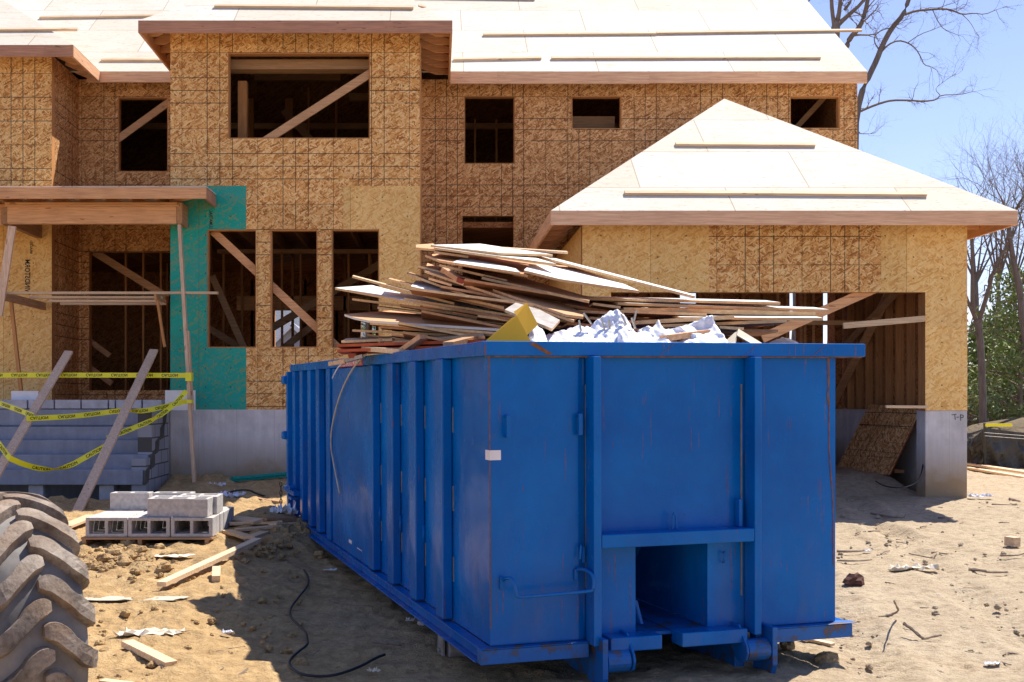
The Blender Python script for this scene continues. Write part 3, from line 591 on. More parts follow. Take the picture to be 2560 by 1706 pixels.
# garage framing
for i in range(9): MB().box(7.32, 7.44, 16.55 + i * .42, 16.59 + i * .42, FT, GT).build('stud', 'wood_z', house)
for i, x in enumerate((3.1, 3.6, 4.0, 4.5, 4.9, 5.3, 5.7, 6.1, 6.35, 6.53, 6.79, 6.86, 7.02)): MB().box(x * .972, x * .972 + .05, 20.31, 20.44, FT, GT).build('stud', 'beam' if i > 7 else 'wood_z', house)
stick((7.26, 20.5, 1.62), (7.26, 16.9, 4.15), .04, .14, up=(1, 0, 0), mat='beam'); stick((7.2, 19.6, 2.7), (7.2, 17.6, 3.35), .04, .12, up=(1, 0, 0))
stick(P(1905, 846, 16.1), P(2185, 722, 16.1), .04, .14, mat='beam'); stick(P(2108, 815, 15.96), P(2312, 797, 15.96), .04, .085, mat='pale')
stick(P(2214, 1017, 15.95), P(2320, 1018, 15.95), .05, .04, mat='pale', name='cleat'); MB().box(3, 7.2, 18.6, 18.7, 2.95, 3.02).build('brace', 'wood_x', house)
for i in range(9): stick((2.6 + i * .5, 16.2, 4.2), (2.6 + i * .5, 20.9, 4.2), .04, .2, name='ceiling_joist', mat='wood_y')
MB().box(7.02, 7.05, 16.15, 16.3, FT, GH).build('trimmer', 'wood_z', house)
# builder's marks
def mark(s, size, fn, parent, mat='black', name='stamp'):
    vs, fs = textmesh(s, size); mb = MB(); mb.add([fn(v.x, v.y) for v in vs], fs); return mb.build(name, mat, parent)
mark('WINDSTORM', .125, lambda a, b: (-6.57 - .455 + .0 + b, 19.146, Z_(738, 19.15) + a * .80), house)
mark('BRACED', .06, lambda a, b: (-6.57 - .37 + b, 19.146, Z_(635, 19.15) + a), house)
mark('LUMATRAL', .10, lambda a, b: (X_(524, 18) + b * .7, 17.996, Z_(572, 18) + a * .58), house)
mb = MB()
for (a_, b_), (c_, d_) in (((2379, 1038), (2391, 1036)), ((2387, 1037), (2388, 1050)), ((2391, 1044), (2398, 1043)), ((2401, 1037), (2402, 1052)), ((2401, 1037), (2408, 1039)), ((2408, 1039), (2408, 1044)), ((2408, 1044), (2402, 1045))):
    mb.beam((X_(a_, 16), 15.998, Z_(b_, 16)), (X_(c_, 16), 15.998, Z_(d_, 16)), .008, .004, up=(0, 1, 0))
mb.build('handwritten_mark', 'black', house)

# ------------------------------------------------------------------ porch roof (part of the house)
pf = 17.2; PZ0, PZ1 = Z_(465, pf), Z_(497, pf)
mb = MB(); mb.poly([(-10, pf + .02, PZ0 + .0), (-3.53, pf + .02, PZ0), (-3.53, 17.99, PZ0 + .02), (-10, 17.99, PZ0 + .02)], .015); mb.poly([(-10, 17.99, PZ0 + .02), (-4.28, 17.99, PZ0 + .02), (-4.28, 20.58, PZ0 + .1), (-10, 20.58, PZ0 + .1)], .015); mb.build('porch_roof', 'ply', house)
MB().box(-10, -3.53, pf, pf + .038, PZ1, PZ0 - .017).build('fascia', 'beam', house, bevel=.004)
MB().box(-3.568, -3.53, pf + .04, 17.98, PZ1, PZ0 - .017).build('fascia', 'fascia_old', house, bevel=.004)
for i in range(13): MB().beam((-9.3 + i * .41, pf + .05, PZ0 - .09), (-9.3 + i * .41, 19.1 if -9.3 + i * .41 < -6.6 else 20.5, PZ0 - .05), .035, .13).build('rafter', 'beam', house)
MB().beam((-3.60, pf + .05, PZ0 - .09), (-4.25, 17.9, PZ0 - .09), .035, .13).build('hip_rafter', 'beam', house)
bz0, bz1 = Z_(561, 17.6), Z_(519, 17.6)
MB().box(-6.72, -4.07, 17.55, 17.65, bz0, bz1).build('porch_beam', 'beam', house, bevel=.004)
mb = MB(); mb.box(-6.76, -4.03, 17.54, 17.68, bz1 + .002, bz1 + .036); mb.box(-6.76, -4.06, 17.545, 17.675, bz1 + .038, bz1 + .072); mb.build('top_plate', 'beam', house, bevel=.003)
MB().box(-6.82, -6.725, 17.56, 19.12, bz0, bz1).build('porch_beam', 'wood_y', house); MB().box(-4.067, -3.98, 17.56, 17.98, bz0, bz1 + .07).build('porch_beam', 'wood_y', house)
MB().box(-10, -6.83, 17.9, 18.0, bz0 + .03, bz1 + .1).build('porch_beam', 'beam', house)

# ------------------------------------------------------------------ concrete porch and steps
porch = thing('front_porch', 'grey masonry porch with five rough steps in front of the entry', 'porch', (-7, 17.5, .1))
mb = MB(); mb.box(-10, -4.285, 18.0, 20.58, .2, 1.58); mb.build('slab', 'concrete', porch)
xs = [-9.9, -9.0, X_(0, 17.6) - .3, -6.42, -6.0, -5.58, -5.15, -5.04, -4.62, -4.3]
for i in range(len(xs) - 1):
    o = MB().box(xs[i] + .012, xs[i + 1] - .012, 17.6, 17.99, Z_(1022, 17.6), Z_(1000, 17.6)).build('coping_block', 'cmu_white', porch, bevel=.006)
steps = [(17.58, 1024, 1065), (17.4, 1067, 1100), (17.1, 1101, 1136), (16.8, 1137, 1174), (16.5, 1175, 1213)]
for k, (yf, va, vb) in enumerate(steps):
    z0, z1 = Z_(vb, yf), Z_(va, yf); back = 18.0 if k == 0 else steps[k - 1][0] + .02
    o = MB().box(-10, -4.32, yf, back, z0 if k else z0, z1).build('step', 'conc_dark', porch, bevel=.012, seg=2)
def cheekmat():
    m, t, b = newmat('cheek block masonry'); s = nd(t, "SeparateXYZ"); t.links.new(objco(t), s.inputs[0]); cb = nd(t, "CombineXYZ"); t.links.new(s.outputs[1], cb.inputs[0]); t.links.new(s.outputs[2], cb.inputs[1])
    br = nd(t, "TexBrick"); t.links.new(cb.outputs[0], br.inputs[0]); br.inputs['Scale'].default_value = 1; br.inputs['Brick Width'].default_value = .4; br.inputs['Row Height'].default_value = .205; br.inputs['Mortar Size'].default_value = .011
    br.inputs['Color1'].default_value = (.36, .37, .42, 1); br.inputs['Color2'].default_value = (.30, .31, .36, 1); br.inputs['Mortar'].default_value = (.09, .085, .08, 1)
    t.links.new(br.outputs[0], b.inputs['Base Color']); b.inputs['Roughness'].default_value = .9; bump(t, b, br.outputs['Fac'], -.4, .01); return m
M['cheek'] = cheekmat()
mb = MB(); mb.box(-4.5, -4.29, 16.9, 17.97, .2, Z_(1030, 17.4)); mb.box(-4.5, -4.292, 16.55, 16.9, .2, .83); mb.build('side_wall', 'cheek', porch)
mb = MB()
for k, (yf, va, vb) in enumerate(steps):
    z0, z1 = Z_(vb, yf), Z_(va, yf)
    mb.poly([(-4.283, yf + .0, z0 - .0), (-4.283, yf + .02, z1 - .02), (-4.283, yf + .28, z1 + .05 + .02 * (k % 2)), (-4.283, yf + .20 + .05 * (k % 2), z0 + .03)], .03, down=(-1, 0, 0))
mb.build('mortar_smear', 'mortar', porch)
for x in (-6.05, -7.6, -5.0): MB().box(x, x + .22, 16.62, 16.95, .02, Z_(1215, 16.5)).build('support_block', 'cmu_white', porch, bevel=.006)
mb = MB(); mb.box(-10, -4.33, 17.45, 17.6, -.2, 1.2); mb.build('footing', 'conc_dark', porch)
# white wraps where the posts will stand
tag(MB().box(X_(375 + 37, 17.5), X_(487, 17.5), 17.52, 17.56, Z_(1026, 17.5), Z_(976, 17.5)).build('plastic_wrap', 'white'), 'white plastic wrap round the post base at the teal corner', 'wrap')
tag(MB().box(X_(34, 17.9), X_(101, 17.9), 17.80, 17.84, Z_(1000, 17.9), Z_(978, 17.9)).build('plastic_wrap', 'white'), 'white plastic wrap at the foot of the left porch prop', 'wrap')

# ------------------------------------------------------------------ the blue roll-off dumpster (local axes: a right along the front, b back, c up)
def rot3(a, b, c):
    return Matrix.Rotation(a, 3, 'Z') @ Matrix.Rotation(b, 3, 'X') @ Matrix.Rotation(c, 3, 'Y')
DR = rot3(.2817, .0129, -.0081); DL = Vector((.3132, 6.4376, -1.404 + EYE))
dump = thing('dumpster', 'large open-top blue steel roll-off dumpster heaped with scrap sheets', 'dumpster', DL, DR)
def D(a, b, c): return DL + DR @ Vector((a, b, c))
W, L, H = 2.30, 7.05, 1.748
def dp(mb, name, mat='blue', parent=None, bevel=.006, seg=2, **k): return mb.build(name, mat, parent or dump, local=True, bevel=bevel, seg=seg, **k)
# body : side sheets, back door, front sheet with the cable tunnel
CA0, CA1, CT = .921, 1.403, .54
mb = MB(); mb.box(0, .012, .012, L, 0, H - .07); dp(mb, 'side_panel', bevel=.002)
mb = MB(); mb.box(W - .012, W, .012, L, 0, H - .07); dp(mb, 'side_panel', bevel=.002)
mb = MB(); mb.box(0, .55, 0, .012, 0, H - .07); dp(mb, 'front_panel', bevel=.002)
mb = MB(); mb.add([(.55, 0, 0), (.607, .025, 0), (.607, .025, H - .07), (.55, 0, H - .07)], [(0, 1, 2, 3)]); mb.box(.61, 1.66, .012, .024, .55, H - .07); mb.box(.61, CA0, .012, .024, .0, .55); mb.box(CA1, 1.66, .012, .024, 0, .55); mb.box(CA0, CA1, .012, .024, CT, .55); dp(mb, 'front_panel', bevel=0)
mb = MB(); mb.box(1.70, W, 0, .012, 0, H - .07); dp(mb, 'front_panel', bevel=.002)
mb = MB(); mb.box(.02, W - .02, .03, L - .02, -.012, .008); dp(mb, 'floor', 'rusty', bevel=0)
mb = MB(); mb.box(CA0 - .012, CA0, .026, 1.5, .02, CT); mb.box(CA1, CA1 + .012, .026, 1.5, .02, CT); mb.box(CA0, CA1, .026, 1.6, CT, CT + .01); mb.add([(CA0, 1.5, .02), (CA1, 1.25, .02), (CA1, .75, CT), (CA0, .9, CT)], [(0, 1, 2, 3)]); dp(mb, 'tunnel', bevel=0)
mb = MB(); mb.box(.0, W, L, L + .05, 0, H - .08); dp(mb, 'rear_door')
# top rail
oL, oR, q = .056, .189, .045
mb = MB(); mb.box(-oL, W + oR, -q, .10, H - .08, H + .002); rail = dp(mb, 'top_rail')
mb = MB(); mb.box(-oL, .07, .102, L + .05, H - .08, H); dp(mb, 'top_rail'); mb = MB(); mb.box(W - .07, W + oL, .102, L + .05, H - .08, H); dp(mb, 'top_rail')
mb = MB(); mb.box(-oL + .02, W + oR - .02, -q + .012, -q + .02, H - .088, H - .081); dp(mb, 'weld_seam', 'rust', rail, bevel=0)
mb = MB(); mb.add([(.22, -q - .003, H - .01), (.26, -q - .003, H - .005), (.37, -q - .003, H - .07), (.34, -q - .003, H - .075)], [(0, 1, 2, 3)]); mb.add([(-.05, -q - .003, H - .075), (-.044, -q - .003, H - .075), (-.044, -q - .003, H - .02), (-.05, -q - .003, H - .03)], [(0, 1, 2, 3)])
for a in (1.05, 1.62, 2.1): mb.add([(a, -q - .003, H - .078), (a + .004, -q - .003, H - .078), (a + .10, -q - .003, H - .004), (a + .096, -q - .003, H - .004)], [(0, 1, 2, 3)])
dp(mb, 'rust_streak', 'rust', rail, bevel=0)
# front posts, cross beam, skirt
p1 = dp(MB().box(.593, .642, -.12, -.002, -.02, H - .085), 'post'); p2 = dp(MB().box(1.649, 1.697, -.12, -.002, -.02, H - .085), 'post')
dp(MB().box(.600, .606, -.001, .02, .3, 1.5), 'weld_bead', 'galv', p1, bevel=0); dp(MB().box(1.63, 1.636, .0, .011, .2, 1.5), 'weld_bead', 'galv', p2, bevel=0)
beam_ = dp(MB().box(.644, 1.647, -.12, .010, .548, .628), 'cross_beam')
mb = MB(); mb.box(-.075, .59, -.05, .02, -.095, -.012); mb.box(-.078, .59, -.055, .02, -.010, -.004); dp(mb, 'front_sill', 'rusty')
mb = MB(); mb.box(1.70, W + .09, -.05, .02, -.095, -.012); mb.box(1.70, W + .12, -.055, .02, -.010, -.004); dp(mb, 'front_sill', 'rusty')
mb = MB(); mb.box(.70, 1.03, -.12, .02, -.062, .022); dp(mb, 'tunnel_sill', 'blue'); mb = MB(); mb.box(1.163, 1.60, -.12, .02, -.062, .022); dp(mb, 'tunnel_sill', 'blue')
mb = MB(); mb.box(CA0, 1.03, .022, .9, .004, .016); mb.box(1.163, CA1, .022, 1.2, .004, .016); mb.box(1.032, 1.16, .35, 1.2, -.05, .0); dp(mb, 'tunnel_floor', 'rusty', bevel=0)
mb = MB(); mb.poly([(1.0, .28, .018), (1.05, .20, .018), (1.02, .22, .16), (.99, .24, .19), (.95, .30, .19), (.93, .36, .10)], .02, down=(1, 0, 0)); dp(mb, 'cable_hook', bevel=.003)
# long side rail with its flange
for s_, x0, x1 in ((0, -.075, .0), (1, W, W + .09)):
    mb = MB(); mb.box(x0, x1, .022, L, -.012, -.004); mb.box(x0 + .03 * (1 - s_), x1 - .03 * s_, .03, L, -.085, -.0125); mb.box(x0 - .015 * (1 - s_), x1 + .015 * s_, .022, L, -.095, -.086); dp(mb, 'side_rail', 'blue', bevel=.003)
# side ribs, left and right
def rib(b0, w, side):
    mb = MB(); d = .071; x = -d if side == 0 else W + .002
    mb.box(x, x + d - .002, b0, b0 + w, .01 if side == 0 else .0, H - .082); return dp(mb, 'rib', bevel=.01, seg=3)
for i in range(4): rib(.728 + .66 * i, .165, 0)
for b0 in (4.56, 5.149, 5.654, 6.178, 6.7): rib(b0, .165, 0)
for i in range(10): rib(.5 + .66 * i, .165, 1)
dp(MB().box(-.105, .0, L - .04, L + .06, -.02, H - .082), 'corner_post')
# patched door plate between the ribs
pl = dp(MB().box(-.052, -.002, 2.87, 4.50, .0, H - .085), 'patch_plate', bevel=.008)
dp(MB().box(-.0545, -.0525, 3.62, 3.74, .10, .13), 'paint_chip', 'whiteink', pl, bevel=0); dp(MB().box(-.0545, -.0525, 3.2, 3.4, .095, .102), 'paint_chip', 'whiteink', pl, bevel=0)
# small welded hooks on the side
for b in (.781, 1.423, 2.068, 2.742, 4.70, 5.30, 5.85):
    mb = MB(); mb.tube([(-.01, b - .03, .44), (-.01, b - .03, .52), (-.035, b + .01, .53), (-.045, b + .02, .50), (-.045, b + .025, .42)], .009, 8); mb.box(-.02, 0, b - .04, b - .015, .40, .53); dp(mb, 'tarp_hook', bevel=0, smooth=True)
for i, b in enumerate((.728, 1.388, 2.048, 2.708)):
    for z0 in (.25, .7, 1.2): dp(MB().box(-.004, .0, b - .012, b - .004, z0, z0 + .16), 'weld_bead', 'galv', bevel=0)
# front fittings
for a, z0, z1 in ((.099, 1.199, 1.328), (.543, 1.206, 1.332)):
    mb = MB(); mb.box(a - .013, a + .013, -.052, -.040, z0, z1); mb.box(a - .013, a + .013, -.0395, -.001, z0, z0 + .008); mb.box(a - .013, a + .013, -.0395, -.001, z1 - .008, z1); dp(mb, 'step_handle', bevel=.002)
def arc(pts, k=3):
    pts = [Vector(p) for p in pts]
    for _ in range(k):
        o = [pts[0]]
        for a, b in zip(pts, pts[1:]): o += [a * .75 + b * .25, a * .25 + b * .75]
        o.append(pts[-1]); pts = o
    return pts
gr_ = dp(MB().tube(arc([(.075, -.003, .375), (.075, -.06, .400), (.10, -.125, .40), (.112, -.13, .31), (.125, -.13, .297), (.35, -.13, .302), (.56, -.13, .308), (.585, -.13, .315), (.588, -.13, .40), (.56, -.06, .425), (.535, -.02, .42), (.53, -.003, .40)]), .0105, 10), 'grab_bar', bevel=0, smooth=True)
dp(MB().box(.055, .078, -.018, -.001, .325, .40), 'bar_bracket', parent=gr_, bevel=.003); dp(MB().box(.515, .538, -.018, -.001, .355, .42), 'bar_bracket', parent=gr_, bevel=.003)
dp(MB().tube(arc([(.56, -.005, .54), (.55, -.035, .57), (.545, -.04, .54), (.54, -.04, .48)], 2), .007, 8), 'tarp_hook', bevel=0, smooth=True); dp(MB().box(.566, .582, -.02, -.001, .455, .55), 'hook_plate', bevel=.002)
dp(MB().tube(arc([(1.135, -.05, .63), (1.135, -.05, .71), (1.145, -.05, .735), (1.158, -.05, .71), (1.163, -.05, .63)], 2), .006, 8), 'lifting_eye', bevel=0, smooth=True)
dp(MB().box(1.585, 1.61, -.05, .0, .63, .80), 'gusset', bevel=.004); dp(MB().tube(arc([(1.50, -.001, .47), (1.50, -.025, .48), (1.50, -.025, .42), (1.50, -.001, .41)], 2), .006, 8), 'tarp_hook', bevel=0, smooth=True)
dp(MB().box(-.0025, .066, -.0035, -.0005, 1.069, 1.126), 'sticker', 'whiteink', bevel=0); dp(MB().box(-.0035, -.0005, -.003, .07, 1.069, 1.126), 'sticker', 'whiteink', bevel=0)
mb = MB()
for (a, z0, z1, w_) in ((-.0035, .1, 1.66, .006),): mb.box(a, a + w_, -.0028, -.0004, z0, z1)
for pts in ([(2.245, 1.66), (2.247, 1.5), (2.243, 1.42), (2.25, 1.36), (2.252, 1.1), (2.262, .95), (2.275, .84), (2.28, .7), (2.285, .35)],):
    for (a, z), (a2, z2), w_ in zip(pts, pts[1:], (.007, .006, .008, .004, .004, .005, .004, .003)): mb.add([(a - w_, -.003, z), (a + w_, -.003, z), (a2 + w_, -.003, z2), (a2 - w_, -.003, z2)], [(3, 2, 1, 0)])
dp(mb, 'rust_streak', 'rust', bevel=0)
# hinge lugs, ratchet winch and chain at the rear corner
for z in (1.57, .92): dp(MB().box(-.16, -.03, L - .03, L + .10, z - .05, z + .05), 'hinge_lug', bevel=.02); 
mb = MB(); mb.box(-.14, -.07, 6.35, L + .1, .27, .32); mb.box(-.16, -.072, 6.42, 6.62, .22, .25); mb.tube([(-.17, 6.5, .35), (-.09, 6.5, .36)], .03, 10); dp(mb, 'door_latch', bevel=.004)
lk = MB()
for i in range(9):
    z = .34 - i * .052; th = (i % 2) * math.pi / 2; c_ = Vector((-.17, L + .08, z)); e = Vector((math.cos(th), math.sin(th), 0))
    lk.tube([c_ + e * (.014 * math.cos(t_)) + Vector((0, 0, .032 * math.sin(t_))) for t_ in [2 * math.pi * j / 10 for j in range(11)]], .006, 5, cap=False)
dp(lk, 'chain', 'chain', bevel=0, smooth=True)
# ground rollers, hook plates, rear wheels and sub-frame
for a0, a1, sgn in ((.625, .66, 1), (1.74, 1.775, -1)):
    hp = dp(MB().poly([(a0, -.17, .03), (a0, .05, .03), (a0, .05, -.30), (a0, -.06, -.33), (a0, -.13, -.29), (a0, -.17, -.20)], a1 - a0, down=(1, 0, 0)), 'hook_plate', 'rusty', bevel=.005)
    r0, r1 = (a1 + .005, a1 + .15) if sgn > 0 else (a0 - .155, a0 - .005)
    n = 20; rr = MB(); rr.tube([(r0, -.10, -.112), (r1, -.10, -.112)], .068, n); rr.tube([(r0 - .02, -.10, -.112), (r1 + .02, -.10, -.112)], .018, 10); dp(rr, 'ground_roller', 'rusty', bevel=.004)
    x = r1 + .008 if sgn > 0 else r0 - .022
    dp(MB().poly([(x, -.075, .04), (x, .02, .04), (x, .02, -.1), (x, -.06, -.18), (x, -.10, -.188), (x, -.16, -.16), (x, -.178, -.112), (x, -.165, -.07)], .014, down=(1, 0, 0)), 'roller_bracket', bevel=.003)
for a in (.67, 1.62): dp(MB().box(a, a + .07, .06, L, -.30, -.10), 'sub_frame', 'rusty')
for b in np.arange(.5, L, .66): dp(MB().box(.04, W - .04, b, b + .05, -.09, -.013), 'floor_joist', 'rusty', bevel=0)
for b in (.95, 6.1):
    for a0 in (-.02, W - .16):
        wh = dp(MB().tube([(a0 + .03, b, -.235), (a0 + .17, b, -.235)], .105, 28), 'wheel', 'galv', bevel=.006)
        mb = MB(); mb.box(a0 - .005, a0 + .012, b - .06, b + .06, -.27, -.08); mb.tube([(a0 - .02, b, -.235), (a0 + .02, b, -.235)], .016, 8); dp(mb, 'wheel_bracket', 'galv', bevel=.003)
# the mirrored loading sticker on the left rail
sg = dp(MB().box(-oL - .0022, -oL - .0005, 3.12, 4.12, H - .078, H - .004), 'loading_sign', 'redsign', bevel=0)
dp(MB().box(-oL - .0034, -oL - .0024, 3.20, 4.08, H - .022, H - .008), 'sign_bar', 'whiteink', sg, bevel=0)
for wrd, b0_, bl_ in (('MAXIMUM', 3.16, .34), ('LOADING', 3.53, .29), ('LEVEL', 3.85, .22)):
    vs, fs = textmesh(wrd, .055); wx = max(v.x for v in vs)
    dp(MB().add([(-oL - .0036, b0_ + v.x / wx * bl_, H - .071 + v.y * 1.12) for v in vs], fs), 'lettering', 'whiteink', sg, bevel=0)

# ------------------------------------------------------------------ the load: sheets and boards heaped on the dumpster
M['ply_w'] = simple('white faced panel', (.78, .74, .68), .55, 2, .07, .08, .002)
M['ply_b'] = lumber('tan plywood', (.60, .32, .15), 'x', .22, False); M['ply_d'] = lumber('dark plywood', (.36, .16, .07), 'x', .25, False); M['ply_e'] = lumber('plywood edge', (.78, .50, .25), 'x', .15, False)
def panel(corners, mats=('ply_w', 'ply_e', 'ply_b'), th=.018, name='plywood_sheet', label=None, group='scrap sheets heaped on the dumpster', cat='board'):
    pts = [P(*c) for c in corners]; n = Vector((0, 0, 0))
    for i in range(len(pts)): n += (pts[i] - pts[0]).cross(pts[(i + 1) % len(pts)] - pts[0])
    n.normalize(); n = n if n.z > 0 else -n; c = sum(pts, Vector()) / len(pts)
    # flatten on to one plane so that the sheet is a real flat board
    pts = [p - n * (p - c).dot(n) * .85 for p in pts]; low = [p - n * th for p in pts]; k = len(pts)
    nn = Vector((0, 0, 0))
    for i in range(k): nn += (pts[i] - pts[0]).cross(pts[(i + 1) % k] - pts[0])
    ccw = nn.dot(n) > 0; vs = pts + low
    fs = [tuple(range(k)), tuple(range(2 * k - 1, k - 1, -1))] + [(i, i + k, (i + 1) % k + k, (i + 1) % k) for i in range(k)]
    if not ccw: fs = [f[::-1] for f in fs]
    mb = MB(); mb.v = vs; mb.f = fs; mb.m = [0, 2] + [1] * k
    return solo(mb, name, list(mats), label or 'thin plywood offcut among many in the heap above the blue dumpster', cat, group)
def strip(u1, v1, Y1, u2, v2, Y2, w=.35, rise=.0, dx=0.0, **k):
    a = P(u1, v1, Y1); b = P(u2, v2, Y2); back = Vector((dx, w, rise)); pts = [a, b, b + back, a + back]
    cs = [((p.x / p.y) * F + PU, PV - (p.z - EYE) / p.y * F, p.y) for p in pts]; return panel(cs, **k)
WH = ('ply_w', 'ply_e', 'ply_b'); BR_ = ('ply_b', 'ply_e', 'ply_d'); DK = ('ply_d', 'ply_b', 'ply_d'); RD = ('ply_b', 'ply_red', 'ply_red')
panel([(1077, 611, 9.3), (1250, 634, 8.7), (1382, 635, 8.8), (1200, 611, 9.9)], WH, label='white faced sheet lying at the very top of the scrap heap')
strip(1200, 616, 9.6, 1420, 630, 8.9, .1, .02, mats=('pale', 'pale', 'ply_b'), label='thin pale lath sticking out right at the top of the heap')
panel([(1040, 610, 9.6), (1040, 621, 9.4), (1088, 621, 9.3), (1084, 611, 9.8)], BR_, label='short curved strip poking out left at the top of the heap')
panel([(1086, 617, 9.2), (1391, 662, 8.2), (1330, 640, 8.9), (1112, 617, 9.7)], WH, label='long white sheet second from the top of the scrap heap')
panel([(1345, 640, 8.9), (1738, 741, 7.6), (1722, 733, 7.9), (1392, 647, 9.2)], WH, label='long narrow white board sloping down right from the top of the heap')
panel([(1085, 628, 9.2), (1171, 640, 9.0), (1168, 636, 9.2), (1100, 625, 9.5)], WH, label='small white offcut under the two top sheets of the heap')
panel([(1063, 635, 9.4), (1098, 655, 9.0), (1320, 684, 8.2), (1420, 668, 9.2), (1140, 630, 9.9)], ('ply_b', 'ply_e', 'ply_d'), label='broad tan sheet with a cut corner below the top white sheets')
panel([(1131, 656, 8.75), (1300, 681, 8.05), (1290, 672, 8.35), (1162, 643, 9.3)], WH, label='white triangular sheet corner on the broad tan sheet')
panel([(1310, 676, 8.15), (1398, 697, 7.85), (1598, 727, 7.75), (1560, 712, 8.1), (1440, 668, 8.9), (1325, 661, 8.7)], WH, label='big bright white sheet sloping down to the right in the heap')
panel([(1062, 675, 9.1), (1434, 800, 7.5), (1452, 788, 7.9), (1180, 690, 9.0), (1068, 662, 9.7)], BR_, label='long tan sheet running diagonally down to the foil wrapping')
panel([(1233, 720, 8.4), (1414, 789, 7.55), (1459, 790, 7.55), (1458, 785, 7.8), (1350, 730, 8.6), (1262, 712, 9.0)], BR_, label='tan sheet with pointed right end above the foil wrapping')
panel([(1205, 692, 8.5), (1473, 752, 7.7), (1476, 746, 7.95), (1300, 690, 8.9), (1212, 684, 8.9)], BR_)
strip(1099, 661, 9.0, 1268, 700, 8.4, .5, .06, mats=BR_); strip(1046, 664, 9.3, 1290, 727, 8.5, .5, .05, mats=BR_)
strip(1021, 684, 9.3, 1262, 771, 8.2, .5, .07, mats=BR_); strip(1072, 694, 8.9, 1130, 711, 8.7, .2, .02, mats=BR_)
panel([(1027, 715, 9.0), (1260, 768, 8.1), (1290, 752, 8.6), (1040, 702, 9.6)], ('ply_w', 'ply_e', 'ply_b'), label='sheet with a white left end in the middle of the heap')
strip(971, 697, 9.4, 1180, 748, 8.6, .4, .05, mats=BR_); strip(881, 690, 9.7, 1136, 757, 8.7, .12, .02, mats=('pale', 'ply_e', 'ply_b'), label='thin green flecked lath sticking out left above the bay window corner')
panel([(838, 718, 9.9), (1005, 750, 9.1), (1250, 792, 8.2), (1260, 770, 8.8), (1010, 732, 9.6), (930, 716, 10.3)], ('ply_w', 'ply_e', 'ply_b'), label='long sheet with a sunlit point reaching furthest left of the heap')
strip(881, 746, 9.8, 1133, 777, 8.8, .4, .03, mats=BR_); strip(944, 767, 9.5, 1262, 806, 8.3, .4, .04, mats=BR_); strip(1010, 745, 9.1, 1300, 790, 8.1, .5, .04, mats=BR_)
strip(1060, 728, 9.0, 1290, 780, 8.2, .5, .04, mats=DK); strip(1130, 770, 8.6, 1300, 800, 8.0, .5, .03, mats=DK); strip(1000, 760, 9.2, 1240, 799, 8.3, .5, .03, mats=DK)
panel([(861, 781, 9.6), (885, 795, 9.3), (920, 803, 9.0), (1260, 823, 8.0), (1270, 800, 8.6), (1000, 779, 10)], ('ply_b', 'ply_w', 'ply_b'), label='curved sheet with a white rounded edge low on the left of the heap')
strip(925, 806, 9.0, 1260, 832, 8.0, .5, .02, mats=BR_); strip(881, 824, 9.3, 1230, 840, 8.2, .5, .03, mats=BR_); strip(950, 815, 9.0, 1260, 838, 8.0, .5, .02, mats=DK)
strip(853, 853, 9.2, 980, 847, 8.8, .5, .05, mats=('pale', 'ply_e', 'ply_b')); strip(960, 853, 8.9, 1075, 850, 8.5, .4, .05, mats=('pale', 'ply_e', 'ply_b')); strip(1075, 847, 8.4, 1212, 841, 7.9, .3, .04, mats=('pale', 'ply_e', 'ply_b'), label='pale board resting just left of the mustard board')
strip(843, 861, 9.2, 1212, 849, 7.7, .5, .0, th=.022, mats=RD, label='upper of two red edged sheets over the left rail'); strip(843, 874, 9.2, 1195, 861, 7.7, .5, .0, th=.022, mats=RD, label='lower of two red edged sheets over the left rail')
# right hand, nearly level boards
strip(1445, 744, 8.1, 1951, 756, 7.5, .35, .045, mats=WH, label='pale board highest on the right of the heap'); strip(1545, 757, 7.9, 2073, 774, 7.4, .30, .04, mats=WH, label='longest pale board sticking out right towards the garage')
strip(1560, 769, 7.8, 2040, 780, 7.35, .35, .0, mats=BR_, th=.03); strip(1700, 793, 7.5, 2058, 795, 7.2, .25, .035, mats=WH, label='lowest white topped board on the right of the heap')
strip(1592, 802, 7.55, 1836, 788, 7.3, .3, .0, mats=BR_, th=.026); strip(1650, 812, 7.5, 1967, 799, 7.25, .3, .0, mats=BR_, th=.02); strip(1483, 757, 7.9, 1552, 766, 7.8, .2, .0, mats=BR_)
strip(1540, 775, 7.8, 1767, 784, 7.5, .3, .0, mats=BR_); strip(1600, 806, 7.7, 1700, 812, 7.5, .3, .0, mats=BR_); strip(1800, 815, 7.3, 1860, 819, 7.2, .2, .0, mats=('pale', 'ply_e', 'ply_b')); strip(1440, 775, 7.9, 1560, 782, 7.7, .4, .0, mats=DK)
strip(1475, 792, 7.8, 1620, 806, 7.6, .4, .0, mats=DK); strip(1420, 806, 7.8, 1600, 822, 7.5, .5, .0, mats=DK)
panel([(1262, 774, 7.6), (1380, 822, 7.1), (1400, 800, 7.4), (1350, 775, 7.7), (1290, 757, 7.9)], ('galv', 'ply_e', 'ply_b'), label='grey weathered sheet behind the mustard board')
for i in range(36):                                      # the rest of the heap behind, under and between
    t_ = rs.rand(); Y0 = 8.0 + 2.2 * (1 - t_) * rs.rand() + .3; u0 = 900 + 420 * t_ + rs.randint(-30, 60); v0 = 690 + rs.rand() * 150 if u0 < 1240 else 722 + rs.rand() * 110
    if u0 < 1010: v0 = 790 + rs.rand() * 55
    ln_ = 160 + rs.rand() * 170; sl_ = .12 + .1 * rs.rand()
    strip(u0, v0, Y0, u0 + ln_, v0 + ln_ * sl_, Y0 - .45, .5 + .5 * rs.rand(), rs.uniform(-.03, .03), mats=DK if rs.rand() < .6 else BR_)
